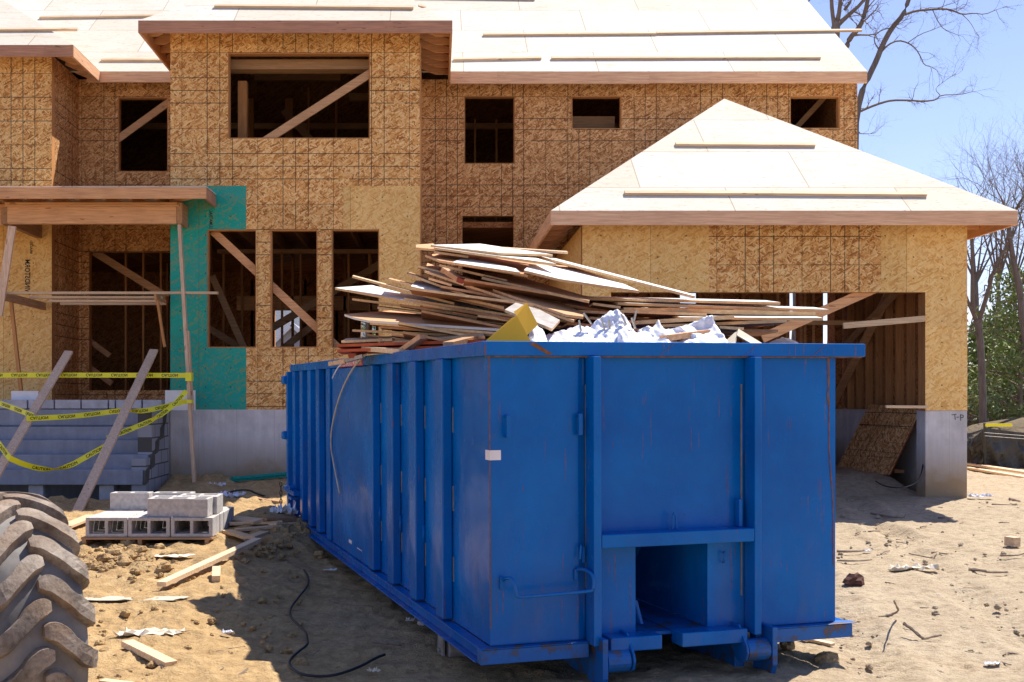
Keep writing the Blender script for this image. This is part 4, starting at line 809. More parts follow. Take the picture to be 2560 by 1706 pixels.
for i in range(12):
    u0 = 1480 + rs.rand() * 250; v0 = 765 + rs.rand() * 80; ln_ = 120 + rs.rand() * 160; strip(u0, v0, 8.2 + rs.rand() * .6, u0 + ln_, v0 + rs.uniform(-4, 12), 7.8 + rs.rand() * .4, .5, 0, mats=DK if rs.rand() < .6 else BR_)
for a, b, w_, l_, rot in [(rs.uniform(.4, 1.9), rs.uniform(.6, 6.5), .6, 1.2, rs.uniform(0, 3)) for _ in range(14)]:
    c_ = D(a, b, H - .12 + rs.uniform(-.1, .06)); e = Vector((math.cos(rot), math.sin(rot), rs.uniform(-.05, .05))) * l_ / 2; f_ = Vector((-math.sin(rot), math.cos(rot), rs.uniform(-.05, .05))) * w_ / 2
    pts = [c_ + e + f_, c_ - e + f_, c_ - e - f_, c_ + e - f_]
    if any(not (.06 < q_[0] < W - .06 and .15 < q_[1] < L - .1) for q_ in [DR.transposed() @ (p_ - DL) for p_ in pts]): continue
    mb = MB(); mb.poly(pts, .018); solo(mb, 'plywood_sheet', 'ply_d', 'thin plywood offcut among many in the heap above the blue dumpster', 'board', 'scrap sheets heaped on the dumpster')
strip(820, 905, 9.35, 861, 898, 9.2, .1, 0, mats=('pale', 'pale', 'pale'), th=.035, name='wood_block', label='short pale wood block lying over the left rail', cat='offcut')
strip(862, 897, 9.1, 905, 886, 8.9, .14, 0, mats=('galv', 'galv', 'galv'), th=.03, name='wood_block', label='short grey wood block beside the red loading sticker', cat='offcut')
for i, (a_, b_) in enumerate(((((915, 872, 9.0)), (1010, 880, 8.3)), ((1000, 884, 8.4), (1060, 842, 8.2)), ((880, 890, 9.0), (930, 868, 9.2)), ((1120, 862, 7.7), (1185, 846, 8.0)), ((1500, 790, 8.0), (1620, 776, 7.8)), ((1660, 846, 7.1), (1765, 832, 7.3)), ((1150, 700, 8.7), (1236, 735, 8.5)), ((1110, 675, 8.8), (1205, 735, 8.6)))):
    solo(MB().beam(P(*a_), P(*b_), .085, .038), 'stud_offcut', ['pale', 'beam', 'darkred', 'wood_x'][i % 4], ['pale stud end low on the left of the heap', 'orange stud propping up the red edged sheets', 'dull red stud end near the loading sticker', 'brown stud end just left of the mustard board', 'pale stud lying behind the tall blue-white wrapping', 'orange stud behind the white sack', 'dark stud buried in the middle of the heap', 'brown diagonal stud buried in the middle of the heap'][i], 'stud', bevel=.002)
# mustard board leaning over the front rail
yb = [(1210, 856, 6.95), (1280, 795, 7.0), (1292, 790, 7.0), (1284, 780, 7.02), (1317, 757, 7.05), (1345, 812, 7.0), (1318, 838, 6.96), (1330, 858, 6.94)]
pts = [P(*c) for c in yb]; mb = MB(); mb.poly(pts, .014, down=(.1, 1, 0)); solo(mb, 'insulation_board', 'yellow', 'flat mustard yellow board with a notched left edge at the front rail', 'board')
# torn blue-white wrapping
def crumple(prof, Y, name, mat, label, amp=.10, n=90, seedv=3, vb=868, cat='plastic wrap', lean=.35):
    us = [p_[0] for p_ in prof]; vt = [p_[1] for p_ in prof]; m = 26; vs = []
    for i in range(n + 1):
        u = us[0] + (us[-1] - us[0]) * i / n; v1 = np.interp(u, us, vt)
        v1 += (mnoise.noise(Vector((u * .09, seedv, 0))) * 4 + mnoise.noise(Vector((u * .3, seedv, 4))) * 1.5) * min(1, (vb - v1) / 60)
        for j in range(m + 1):
            s_ = j / m; v = vb + (v1 - vb) * s_; q_ = Vector((u * .022, v * .03, seedv))
            d = abs(mnoise.noise(q_ * .6)) * 1.5 + abs(mnoise.noise(q_ * 1.7)) * .45 + abs(mnoise.noise(q_ * 4)) * .10
            p = P(u, v, Y) + Vector((0, lean * (s_ - .2) + amp * (d - .5), 0)); p.z += .006 * mnoise.noise(q_ * 5); vs.append(p)
    fs = [(i * (m + 1) + j, (i + 1) * (m + 1) + j, (i + 1) * (m + 1) + j + 1, i * (m + 1) + j + 1) for i in range(n) for j in range(m)]
    mb = MB(); mb.add(vs, fs); o = solo(mb, name, mat, label, cat, smooth=True); sd = o.modifiers.new('thickness', 'SOLIDIFY'); sd.thickness = .008; return o
crumple([(1352, 850), (1375, 832), (1400, 824), (1430, 816), (1462, 806), (1490, 812), (1500, 800), (1525, 780), (1545, 768), (1560, 765), (1578, 782), (1595, 806), (1606, 838), (1612, 850)], 7.0, 'plastic_wrap', 'foil', 'tall torn blue-white wrapping behind the middle of the front rail', .09, 120)
crumple([(1604, 846), (1618, 818), (1640, 806), (1650, 814), (1668, 791), (1684, 815), (1700, 815), (1745, 805), (1790, 784), (1806, 780), (1817, 792), (1820, 830), (1814, 852)], 7.08, 'plastic_wrap', 'white', 'white torn sack rising to a squared end on the right of the wrapping', .12, 110, 8)
crumple([(1325, 846), (1340, 812), (1352, 806), (1372, 822), (1378, 850)], 6.85, 'plastic_bag', 'white', 'small crumpled clear plastic bag beside the mustard board', .06, 40, 12, cat='bag')
crumple([(1555, 850), (1562, 822), (1576, 812), (1590, 822), (1600, 816), (1612, 826), (1640, 822), (1655, 850)], 6.8, 'plastic_wrap', 'white', 'small white shredded wrap in the middle of the front rail', .1, 60, 21)
crumple([(1944, 860), (1960, 848), (1985, 838), (2002, 840), (2018, 858)], 7.3, 'plastic_bag', 'white', 'small white bag peeping over the right end of the rail', .08, 40, 15, cat='bag')
mb = MB(); mb.poly([P(1846, 822, 7.2), P(1905, 858, 6.95), P(1880, 860, 6.9), P(1842, 838, 7.1)], .03, down=(.2, 1, -.2)); mb.poly([P(1845, 824, 7.22), P(1840, 858, 7.0), P(1806, 860, 7.1), P(1825, 846, 7.3)], .02, down=(.2, 1, 0)); solo(mb, 'cardboard_tube', 'cardboard', 'split beige cardboard tube right of the white sack', 'cardboard')
for i in range(14):
    u = 1450 + rs.rand() * 150; v = 800 + rs.rand() * 30 if i < 8 else 838; a = P(u, v, 7.15); b = a + Vector((rs.uniform(-.06, .02), 0, .07)); strip_ = MB().beam(a, b, .03, .008)
    if i < 7: solo(strip_, 'cardboard_scrap', 'cardboard', 'torn cardboard strip among the blue-white wrapping', 'scrap', 'torn cardboard strips in the wrapping')
# loose strap and bent cable hanging on the left side
def onside(u, v, off=-.08):
    d = DR.transposed() @ Vector(((u - PU) / F, 1, -(v - PV) / F)); c = DR.transposed() @ (Vector((0, 0, EYE)) - DL); t_ = (off - c[0]) / d[0]; return D(*(c + d * t_))
mb = MB(); mb.tube(arc([onside(r[0], r[1]) for r in ((917, 884), (880, 915), (862, 950), (840, 1010), (828, 1075), (826, 1120), (835, 1165), (848, 1232))], 2), [.004] * 100, 6) if False else None
pth = arc([onside(*r) for r in ((917, 884), (895, 905), (876, 930), (850, 985), (830, 1060), (826, 1115), (836, 1170), (849, 1234))], 2)
mb = MB(); mb.tube(pth, .0075, 6); solo(mb, 'bent_cable', 'cardboard', 'brown bent cable hanging down the left side of the dumpster', 'cable')
pth = arc([onside(*r) for r in ((919, 883), (880, 893), (850, 912), (838, 930), (831, 946))], 2); mb = MB(); mb.tube(pth, .006, 5); solo(mb, 'white_strap', 'white', 'thin white strap crossing the red loading sticker', 'strap')

# ------------------------------------------------------------------ props, braces and planks round the porch
def plank(a, b, w, h, name, mat, label, cat='board', group=None, up=(0, 0, 1), bevel=.002):
    return solo(MB().beam(a, b, w, h, up), name, mat, label, cat, group, bevel=bevel)
plank(P(449, 563, 17.5), P(487, 1225, 17.2), .05, .085, 'prop_post', 'pale_z', 'long leaning prop under the right end of the porch beam', 'prop', up=(0, 1, 0))
plank(P(470, 828, 17.4), P(481, 1024, 17.32), .04, .075, 'splice_board', 'pale_z', 'short upright board nailed beside the right porch prop', 'board', up=(0, 1, 0))
plank(P(31, 566, 17.4), P(-4, 790, 17.3), .04, .12, 'prop_post', 'pale_z', 'wide prop leaning under the left end of the porch beam', 'prop', up=(1, 0, 0))
plank(P(27, 748, 17.9), P(55, 998, 17.9), .05, .06, 'prop_post', 'wood_z', 'thin dark prop standing on the left of the porch edge', 'prop', up=(0, 1, 0))
plank(P(4, 733, 17.45), P(545, 733, 17.45), .09, .038, 'scaffold_board', 'pale', 'longest front scaffold board crossing in front of the teal panel', 'board', 'scaffold boards in the entry')
for i, (yy, u0, u1, v) in enumerate(((17.75, 75, 405, 744), (18.1, 125, 415, 753), (18.45, 152, 416, 760))):
    plank(P(u0, v, yy), P(u1, v, yy), .09, .038, 'scaffold_board', 'pale', ('second', 'third', 'rearmost')[i] + ' scaffold board across the entry, counted from the front', 'board', 'scaffold boards in the entry')
plank(P(6, 740, 17.5), P(176, 783, 20.3), .04, .13, 'scaffold_bearer', 'wood_y', 'dark bearer running back under the left ends of the scaffold boards', 'board')
plank(P(388, 741, 17.42), P(418, 750, 18.3), .04, .11, 'scaffold_bearer', 'wood_y', 'short dark bearer under the right ends of the scaffold boards', 'board')
plank(P(393, 748, 17.5), P(412, 868, 17.6), .04, .05, 'short_board', 'wood_z', 'short board hanging from the right end of the scaffold', 'board', up=(0, 1, 0))
plank(P(385, 876, 17.45), P(190, 1287, 14.2), .13, .04, 'brace_board', 'pale_z', 'right one of two long boards leaning over the porch steps', 'board', 'boards leaning over the steps', up=(0, -1, .4))
plank(P(172, 880, 17.45), P(-70, 1290, 14.3), .13, .04, 'brace_board', 'pale_z', 'left one of two long boards leaning over the porch steps', 'board', 'boards leaning over the steps', up=(0, -1, .4))
a = gp(195, 1284, .02); plank(a, gp(160, 1318, .04), .1, .02, 'tape_scrap', 'tape', 'scrap of yellow tape at the foot of the right leaning board', 'tape') if False else None
# caution tape
def tape(path, label, s0=.1, flip='v', period=.385, w=.075, twist=()):
    pts = arc(path, 2); L_ = [0]
    for a, b in zip(pts, pts[1:]): L_.append(L_[-1] + (b - a).length)
    def at(s, t_):
        s = max(0, min(L_[-1] - 1e-6, s)); i = int(np.searchsorted(L_, s, 'right')) - 1; i = min(i, len(pts) - 2); f = (s - L_[i]) / max(1e-9, L_[i + 1] - L_[i])
        p = pts[i].lerp(pts[i + 1], f); d = (pts[min(i + 2, len(pts) - 1)] - pts[max(i - 1, 0)]).normalized()
        n = Vector((0, -1, 0)); wdir = n.cross(d).normalized(); wdir = wdir if wdir.z > -.2 else -wdir
        ang = 0
        for (sc, wd_, am) in twist: ang += am * math.exp(-((s - sc * L_[-1]) / wd_) ** 2)
        wdir = (wdir * math.cos(ang) + n * math.sin(ang)); nn = d.cross(wdir).normalized()
        nn = nn if nn.y < 0 else -nn
        return p + wdir * t_, nn
    n = max(30, int(L_[-1] / .06)); vs = []
    for i in range(n + 1):
        for t_ in (-w / 2, 0, w / 2): vs.append(at(L_[-1] * i / n, t_)[0])
    fs = [(i * 3 + k, (i + 1) * 3 + k, (i + 1) * 3 + k + 1, i * 3 + k + 1) for i in range(n) for k in (0, 1)]
    c = vs[0]; o = thing('caution_tape', label, 'tape', c, group='yellow caution tape round the porch')
    mb = MB(); mb.add(vs, fs); mb.build('ribbon', 'tape', o)
    tv, tf = textmesh('CAUTION', .062); wx = max(v.x for v in tv); s = s0; sc = .25 / wx
    while s + .25 < L_[-1]:
        q_ = []
        for v in tv:
            x = v.x * sc; y = v.y - .022; S = s + x
            if flip == 'v': y = -y
            if flip == 'h': S = s + .25 - x
            if flip == 'r': S = s + .25 - x; y = -y
            p, nn = at(S, y); q_.append(p + nn * .003)
        mb = MB(); mb.add(q_, tf); mb.build('lettering', 'black', o); s += period
    return o
tape([P(-120, 939, 17.2), P(150, 938, 17.1), P(478, 939, 17.12)], 'upper straight run of caution tape across the whole porch', .16)
tape([P(-60, 990, 17.0), P(10, 1012, 16.6), P(84, 1040, 15.9)], 'short caution tape sloping in from the left to the left leaning board', .3)
tape([P(66, 1047, 15.85), P(180, 1042, 16.2), P(270, 1031, 16.6), P(300, 1027, 16.4), P(360, 1029, 16.6), P(425, 1014, 17), P(468, 1003, 17.12)], 'middle run of caution tape between the left board and the right prop', .05, twist=((.62, .12, 1.0),))
tape([P(466, 978, 17.1), P(432, 1016, 16.9), P(384, 1050, 16.5), P(330, 1072, 16.2), P(268, 1096, 15.75)], 'caution tape dropping from the right prop to the right leaning board', .1, 'h', twist=((.45, .12, .9),))
tape([P(275, 1110, 15.7), P(228, 1135, 15.6), P(168, 1170, 15.5), P(110, 1175, 15.3), P(60, 1162, 15.1), P(24, 1146, 15.0)], 'lowest sagging loop of caution tape between the two leaning boards', .12, 'h', twist=((.55, .15, 1.2),))
tape([P(24, 1146, 15.0), P(-10, 1100, 15.3), P(-40, 1060, 15.6)], 'caution tape leaving the picture low at the left edge', .1, 'h')
tp = thing('caution_tape', 'knots of caution tape wrapped round the right porch prop', 'tape', P(478, 950, 17.1))
MB().box(X_(465, 17.1), X_(480, 17.1), 17.05, 17.2, Z_(953, 17.1), Z_(932, 17.1)).build('wrap', 'tape', tp); MB().box(X_(468, 17.1), X_(481, 17.1), 17.05, 17.2, Z_(1008, 17.1), Z_(1000, 17.1)).build('wrap', 'tape', tp)

# ------------------------------------------------------------------ pallet of concrete blocks
PX0, PX1, PY = X_(212, 11), X_(531, 11), 11.0; PZ = Z_(1343, 11)
pal = thing('pallet', 'wooden pallet under the stack of concrete blocks', 'pallet', ((PX0 + PX1) / 2, PY + .6, PZ - .12))
for i in range(6): MB().box(PX0 - .03, PX1 - .0, PY - .03 + i * .22, PY + .10 + i * .22, PZ - .022, PZ - .002).build('deck_board', 'wood_x', pal)
for x in (PX0 - .02, (PX0 + PX1) / 2 - .1, PX1 - .07): MB().box(x, x + .04, PY - .03, PY + 1.2, PZ - .12, PZ - .023).build('stringer', 'wood_y', pal)
for i in (0, 4): MB().box(PX0, PX1, PY - .02 + i * .26, PY + .07 + i * .26, PZ - .14, PZ - .121).build('bottom_board', 'wood_x', pal)
def block_mesh(bl=.412, bw=.19, bh=.18):
    # hollow block, cores along local y (lying on its side): front face x-z, depth along y = bh
    mb = MB(); x0, x1 = 0, bl; t_ = .032; xs = [0, t_ + .005, bl / 2 - t_ / 2, bl / 2 + t_ / 2, bl - t_ - .005, bl]; zs = [0, t_, bw - t_, bw]
    for i in range(5):
        for j in range(3):
            if j == 1 and i in (1, 3): continue
            mb.box(xs[i], xs[i + 1], 0, bh, zs[j], zs[j + 1])
    # merge: drop inner coincident faces by rebuilding as grid faces
    v, f = [], []; g = MB()
    solid = lambda i, j: 0 <= i < 5 and 0 <= j < 3 and not (j == 1 and i in (1, 3))
    for i in range(5):
        for j in range(3):
            if not solid(i, j): continue
            a, b, c, d = xs[i], xs[i + 1], zs[j], zs[j + 1]
            g.add([(a, 0, c), (b, 0, c), (b, 0, d), (a, 0, d)], [(0, 1, 2, 3)]); g.add([(b, bh, c), (a, bh, c), (a, bh, d), (b, bh, d)], [(0, 1, 2, 3)])
            if not solid(i - 1, j): g.add([(a, bh, c), (a, 0, c), (a, 0, d), (a, bh, d)], [(0, 1, 2, 3)])
            if not solid(i + 1, j): g.add([(b, 0, c), (b, bh, c), (b, bh, d), (b, 0, d)], [(0, 1, 2, 3)])
            if not solid(i, j - 1): g.add([(a, bh, c), (b, bh, c), (b, 0, c), (a, 0, c)], [(0, 1, 2, 3)])
            if not solid(i, j + 1): g.add([(a, 0, d), (b, 0, d), (b, bh, d), (a, bh, d)], [(0, 1, 2, 3)])
    me = g.build('concrete_block', 'cmu'); import bmesh
    bm = bmesh.new(); bm.from_mesh(me.data); bmesh.ops.remove_doubles(bm, verts=bm.verts, dist=1e-5); bm.to_mesh(me.data); bm.free()
    b_ = me.modifiers.new('bevel', 'BEVEL'); b_.width = .006; b_.segments = 2; b_.limit_method = 'ANGLE'; return me
blk = block_mesh(); used_blk = False; gw_ = (PX1 - PX0 - .412) / 2
def put_block(loc, rot, label, group):
    global used_blk
    o = blk if not used_blk else blk.copy()
    if used_blk: LINK(o)
    used_blk = True; o.location = loc; o.rotation_euler = rot; tag(o, label, 'block', group)
ordn = ('left', 'middle', 'right')
for r in range(6):
    for i in range(3):
        if r and rs.rand() < 0: continue
        put_block((PX0 + i * gw_ + rs.uniform(-.006, .006), PY + r * .195, PZ), (0, 0, rs.uniform(-.01, .01)),
                  ('front %s concrete block of the lower layer, its two square holes facing out' % ordn[i]) if r == 0 else '%s block of the lower layer in the %s row behind the front' % (ordn[i], ('', 'first', 'second', 'third', 'fourth', 'rearmost')[r]), 'concrete blocks stacked on the pallet')
BZ = PZ + .192
for lab, x, y_, ang in (('long upper block at the left of the top layer', X_(285, 11.9), 11.75, 0), ('upper block in front, with a broken right edge', X_(371, 11.1), 11.05, 0), ('upper block standing end-on in the recess of the top layer', X_(440, 11.3), 11.3, 0),
                        ('upper block at the front right corner of the stack', X_(475, 11.1), 11.02, 90), ('upper block just behind the broken one', X_(386, 11.4), 11.27, 0), ('upper block at the back right of the stack', X_(465, 11.8), 11.5, 0), ('upper block in the middle of the rear row', X_(390, 11.9), 11.75, 0)):
    e = (math.radians(90), 0, math.radians(ang))      # cores point up
    loc = Vector((x, y_ + .19, BZ)) if ang == 0 else Vector((x, y_, BZ))
    put_block(loc, e, lab, 'concrete blocks stacked on the pallet')

# ------------------------------------------------------------------ foreground machine tyre
TC = Vector((-1.905, 4.92, .615)); AL = math.radians(37); e_f = Vector((math.sin(AL), -math.cos(AL), 0)); e_w = Vector((math.cos(AL), math.sin(AL), 0)); ez = Vector((0, 0, 1))
tyre = thing('machine_tyre', 'big muddy machine tyre with deep chevron lugs at the left edge', 'tyre', TC + Vector((0, 0, -.66)))
prof = [(-.10, .33), (-.145, .36), (-.18, .42), (-.195, .49), (-.19, .545), (-.175, .578), (-.14, .598), (-.07, .610), (0, .614), (.07, .610), (.14, .598), (.175, .578), (.19, .545), (.195, .49), (.18, .42), (.145, .36), (.10, .33)]
pl_ = [0]
for a, b in zip(prof, prof[1:]): pl_.append(pl_[-1] + math.hypot(b[0] - a[0], b[1] - a[1]))
mid = pl_[8]; prw = [p_[0] for p_ in prof]; prr = [p_[1] for p_ in prof]
def tp_(th, t_, h=0):                                   # th around, t_ along the section (0 = centre line), h outward
    s_ = t_ + mid; w_ = np.interp(s_, pl_, prw); r = np.interp(s_, pl_, prr); d = .012
    w1, r1 = np.interp(s_ - d, pl_, prw), np.interp(s_ - d, pl_, prr); w2, r2 = np.interp(s_ + d, pl_, prw), np.interp(s_ + d, pl_, prr)
    tw, tr = w2 - w1, r2 - r1; n = math.hypot(tw, tr); nw, nr = -tr / n, tw / n; w_ += nw * h; r += nr * h
    return TC + e_w * w_ + (e_f * math.cos(th) + ez * math.sin(th)) * r
mb = MB(); NS = 96; ts_ = [x - mid for x in np.linspace(0, pl_[-1], 40)]
vs = [tp_(2 * math.pi * i / NS, t_) for i in range(NS) for t_ in ts_]; k = len(ts_)
fs = [(i * k + j, ((i + 1) % NS) * k + j, ((i + 1) % NS) * k + j + 1, i * k + j + 1) for i in range(NS) for j in range(k - 1)]
mb.add(vs, fs); mb.build('carcass', 'carcass', tyre, smooth=True)
def lug(th0, side):
    # centre line of a lug in (theta, t): bulbous head near the middle, sweeping back to the shoulder
    cl = [(.040, -.016), (.040, .004), (.036, .024), (.018, .048), (-.025, .082), (-.075, .128), (-.115, .165), (-.125, .192), (-.128, .225), (-.128, .25)]
    hw_ = [.022, .037, .040, .038, .032, .033, .037, .041, .045, .047]; hh = [.040, .044, .046, .046, .046, .046, .044, .038, .022, .004]
    # refine
    q_ = np.array([(a * 1.35, b, c * .9, d) for (a, b), c, d in zip(cl, hw_, hh)]); xi = np.linspace(0, len(cl) - 1, 26); q_ = np.stack([np.interp(xi, range(len(cl)), q_[:, i]) for i in range(4)], 1)
    vs = []
    for i, (a, b, c, d) in enumerate(q_):
        j0, j1 = max(0, i - 1), min(len(q_) - 1, i + 1); dx = (q_[j1][0] - q_[j0][0]) * .64; dt = q_[j1][1] - q_[j0][1]; n = math.hypot(dx, dt) + 1e-9; nx, nt_ = -dt / n, dx / n
        for e, hgt in ((-1.22, -.004), (-1.1, .5 * d), (-.99, .97 * d), (-.95, d), (0, d * 1.01), (.95, d), (.99, .97 * d), (1.1, .5 * d), (1.22, -.004)):
            vs.append(tp_(th0 + a + nx * e * c / .64, side * (b + nt_ * e * c), hgt))
    m = 9; fs = [(i * m + j, (i + 1) * m + j, (i + 1) * m + j + 1, i * m + j + 1) for i in range(len(q_) - 1) for j in range(m - 1)]
    fs += [tuple(range(m)), tuple((len(q_) - 1) * m + j for j in range(m))]
    if side > 0: fs = [f[::-1] for f in fs]
    mb = MB(); mb.add(vs, fs); return mb.build('lug', 'rubber', tyre)
NL = 21
for i in range(NL):
    lug(2 * math.pi * (i + .1) / NL, -1); lug(2 * math.pi * (i + .6) / NL, 1)
mb = MB(); mb.tube([TC - e_w * .10, TC + e_w * .10], .33, 40); mb.build('rim', 'galv', tyre, smooth=False, bevel=.01)

# ------------------------------------------------------------------ loose things on the ground
def ground_plank(u1, v1, u2, v2, w, h, mat, label, lift=.03, lift2=None, name='loose_board', cat='board', group=None):
    return plank(gp(u1, v1, lift), gp(u2, v2, lift if lift2 is None else lift2), w, h, name, mat, label, cat, group)
ground_plank(403, 1461, 645, 1350, .085, .04, 'pale', 'long pale board lying half in the dumpster shadow', .06, .12)
ground_plank(318, 1608, 428, 1662, .085, .04, 'pale', 'short pale two-by-four in the sand right of the tyre', .03)
ground_plank(160, 1318, 232, 1290, .16, .03, 'pale', 'wide board lying between the tyre and the pallet', .04)
ground_plank(540, 1450, 541, 1425, .07, .07, 'pale', 'short board end standing out of the sand beside the long board', .03, .06, name='wood_stub', cat='offcut')
ground_plank(565, 1203, 735, 1188, .10, .035, 'teal_wood', 'lower of two teal coated strips at the foundation', .05); ground_plank(580, 1196, 735, 1182, .10, .035, 'teal_wood', 'upper of two teal coated strips at the foundation', .09)
ground_plank(2420, 1160, 2575, 1183, .18, .04, 'pale', 'upper of two long boards below the silt fence', .08); ground_plank(2420, 1170, 2575, 1196, .14, .04, 'pale', 'lower of two long boards below the silt fence', .03)
ground_plank(2000, 1594, 2082, 1612, .05, .02, 'pale', 'pale lath behind the right end of the dumpster sill', .02)
ground_plank(255, 1703, 330, 1712, .06, .02, 'pale', 'pale lath at the bottom edge by the tyre', .02)
ground_plank(2519, 1352, 2543, 1356, .10, .10, 'pale', 'small pale cube of wood far right on the sand', .05, name='wood_block', cat='offcut')
for i, (a, b, c, d, w_, mt, lab) in enumerate(((600, 1305, 625, 1296, .45, 'pale', 'broad square of plywood in the scrap pile by the chain'), (573, 1310, 705, 1305, .09, 'pale', 'rearmost lath of the scrap pile'), (660, 1298, 735, 1296, .10, 'wood_x', 'brown block at the right of the scrap pile'),
                                               (590, 1326, 700, 1316, .09, 'pale', 'front lath of the scrap pile'), (567, 1328, 625, 1345, .12, 'pale', 'slanting board at the front left of the scrap pile'), (625, 1345, 660, 1332, .1, 'pale', 'short board at the front right of the scrap pile'), (680, 1312, 735, 1309, .12, 'pale', 'pale board below the brown block in the scrap pile'))):
    ground_plank(a, b, c, d, w_, .03, mt, lab, .04 + .02 * (i % 3), group='boards in the small scrap pile')
ground_plank(605, 1242, 700, 1256, .07, .03, 'wood_x', 'weathered lath on the sand left of the dumpster rear', .03); ground_plank(590, 1236, 650, 1248, .05, .03, 'wood_x', 'short weathered lath beside the black strap', .03)
def litter(u, v, s_, mat, label, name='litter', seedv=1, cat='litter', asp=.5, hgt=.03):
    c = gp(u, v, .012); n = 12; m = 6; vs = []
    for i in range(n + 1):
        for j in range(m + 1):
            a, b = (i / n - .5) * s_, (j / m - .5) * s_ * asp; z = abs(mnoise.noise(Vector((a * 9 / s_, b * 12 / s_, seedv * 3.7)))) * hgt * 2
            e = 1 + .25 * mnoise.noise(Vector((i * .5, j * .8, seedv))); vs.append(c + Vector((a * e + b * .4, b * e, z + .01)))
    fs = [(i * (m + 1) + j, (i + 1) * (m + 1) + j, (i + 1) * (m + 1) + j + 1, i * (m + 1) + j + 1) for i in range(n) for j in range(m)]
    mb = MB(); mb.add(vs, fs); o = solo(mb, name, mat, label, cat); sd = o.modifiers.new('t', 'SOLIDIFY'); sd.thickness = .004; return o
litter(2285, 1427, .45, 'paper', 'crumpled cream cloth on the sand at the right', 'cloth_scrap', 2, 'cloth', .3, .045); litter(375, 1588, .42, 'paper', 'torn cream paper right of the tyre', 'paper_scrap', 4, 'paper', .35, .03)
litter(430, 1393, .35, 'paper', 'flat pale scrap in front of the pallet', 'paper_scrap', 5, 'paper', .4, .01); litter(575, 1245, .4, 'foil', 'bluish plastic scrap behind the blocks', 'plastic_scrap', 6, 'plastic', .4, .08)
litter(540, 1217, .25, 'foil', 'small bluish plastic scrap near the prop foot', 'plastic_scrap', 7, 'plastic', .4, .06); litter(825, 1428, .11, 'white', 'small white scrap beside the dumpster rail', 'paper_scrap', 8, 'paper', .35, .01)
litter(568, 1586, .07, 'white', 'tiny white scrap in the middle of the shadow', 'paper_scrap', 9, 'paper', .5, .02); litter(1026, 1555, .06, 'white', 'white crumb under the near side rail', 'paper_scrap', 10, 'paper', .5, .03)
litter(1057, 1567, .06, 'white', 'second white crumb close to the front wheel', 'paper_scrap', 11, 'paper', .6, .03); litter(935, 1683, .07, 'paper', 'pale crumb near the bottom of the hose loop', 'paper_scrap', 12, 'paper', .6, .02)
litter(2480, 1664, .1, 'white', 'white chip at the lower right', 'paper_scrap', 13, 'paper', .5, .02); litter(2168, 1380, .08, 'white', 'white crumb at the end of a stick', 'paper_scrap', 14, 'paper', .5, .02)
litter(330, 1500, .8, 'cardboard', 'long flat pale paper half buried beside the tyre', 'paper_scrap', 15, 'paper', .22, .008); litter(710, 1290, .25, 'white', 'white film hanging by the chain', 'plastic_scrap', 16, 'plastic', .5, .12)
# hose and strap
hs = [(760, 1425), (772, 1445), (770, 1465), (745, 1495), (726, 1520), (724, 1542), (745, 1562), (765, 1580), (768, 1600), (770, 1612), (745, 1630), (722, 1652), (725, 1670), (760, 1690), (830, 1692), (895, 1670), (940, 1645), (962, 1637)]
mb = MB(); mb.tube(arc([gp(u, v, .034) for u, v in hs], 2), .009, 7); solo(mb, 'black_hose', 'hose', 'long thin black hose looping on the shaded sand beside the dumpster', 'hose', smooth=True)
mb = MB(); mb.tube(arc([gp(555, 1240, .04), gp(580, 1228, .10), gp(620, 1224, .14), gp(640, 1234, .08), gp(662, 1241, .03)], 2), .014, 6); solo(mb, 'black_strap', 'hose', 'black strap arched over the sand left of the dumpster rear', 'strap', smooth=True)
mb = MB(); mb.tube(arc([P(2190, 1204, 15.9), P(2215, 1218, 15.3), P(2260, 1221, 15.1), P(2300, 1203, 15.7), P(2310, 1150, 16.2)], 2), .010, 6); solo(mb, 'black_cable', 'hose', 'thin black cable sagging in the garage mouth', 'cable', smooth=True)
litter(2450, 1245, .35, 'white', 'pale pipe end at the foot of the garage corner', 'plastic_scrap', 18, 'plastic', .2, .05)
# sticks and roots
def stick_(pts, r, label, group='sticks and roots on the sand', cat='stick', name='root_stick'):
    q_ = arc([gp(u, v, l) for u, v, l in pts], 1); n = len(q_); mb = MB(); q_ = [p_ + Vector((rs.normal(0, r * .2), rs.normal(0, r * .2), r * .3)) for p_ in arc(q_, 1)]; n = len(q_); mb.tube(q_, [r * .72 * (1 - .6 * i / n) * rs.uniform(.75, 1.25) for i in range(n)], 5)
    return solo(mb, name, 'twig', label, cat, group)
stick_([(2093, 1380, .02), (2130, 1381, .03), (2165, 1378, .02)], .02, 'dark straight stick nearest the dumpster edge'); stick_([(2093, 1403, .02), (2140, 1404, .03), (2180, 1401, .02)], .014, 'second dark stick a little nearer below the first')
stick_([(2272, 1385, .02), (2305, 1392, .03), (2338, 1398, .02)], .012, 'thin stick in the middle of the right sand'); stick_([(2176, 1285, .02), (2220, 1293, .03), (2258, 1296, .03), (2264, 1288, .05)], .02, 'curved stick in the garage shadow')
stick_([(2197, 1546, .02), (2225, 1540, .04), (2250, 1530, .08), (2238, 1510, .2), (2236, 1505, .3)], .016, 'forked root standing up with a bent arm'); stick_([(2262, 1562, .1), (2290, 1585, .05), (2308, 1600, .02), (2315, 1598, .02), (2352, 1590, .04)], .018, 'pale root with an elbow low on the right')
stick_([(2422, 1426, .02), (2450, 1428, .06), (2480, 1434, .03), (2520, 1432, .03)], .022, 'knobbly root at the right edge'); stick_([(2500, 1390, .02), (2530, 1391, .04), (2560, 1388, .04), (2570, 1375, .1)], .016, 'long stick leaving the right edge')
stick_([(2525, 1250, .02), (2550, 1255, .04)], .03, 'thick stick end high at the right edge'); stick_([(2480, 1262, .02), (2540, 1264, .03)], .014, 'straight stick above the pale cube')
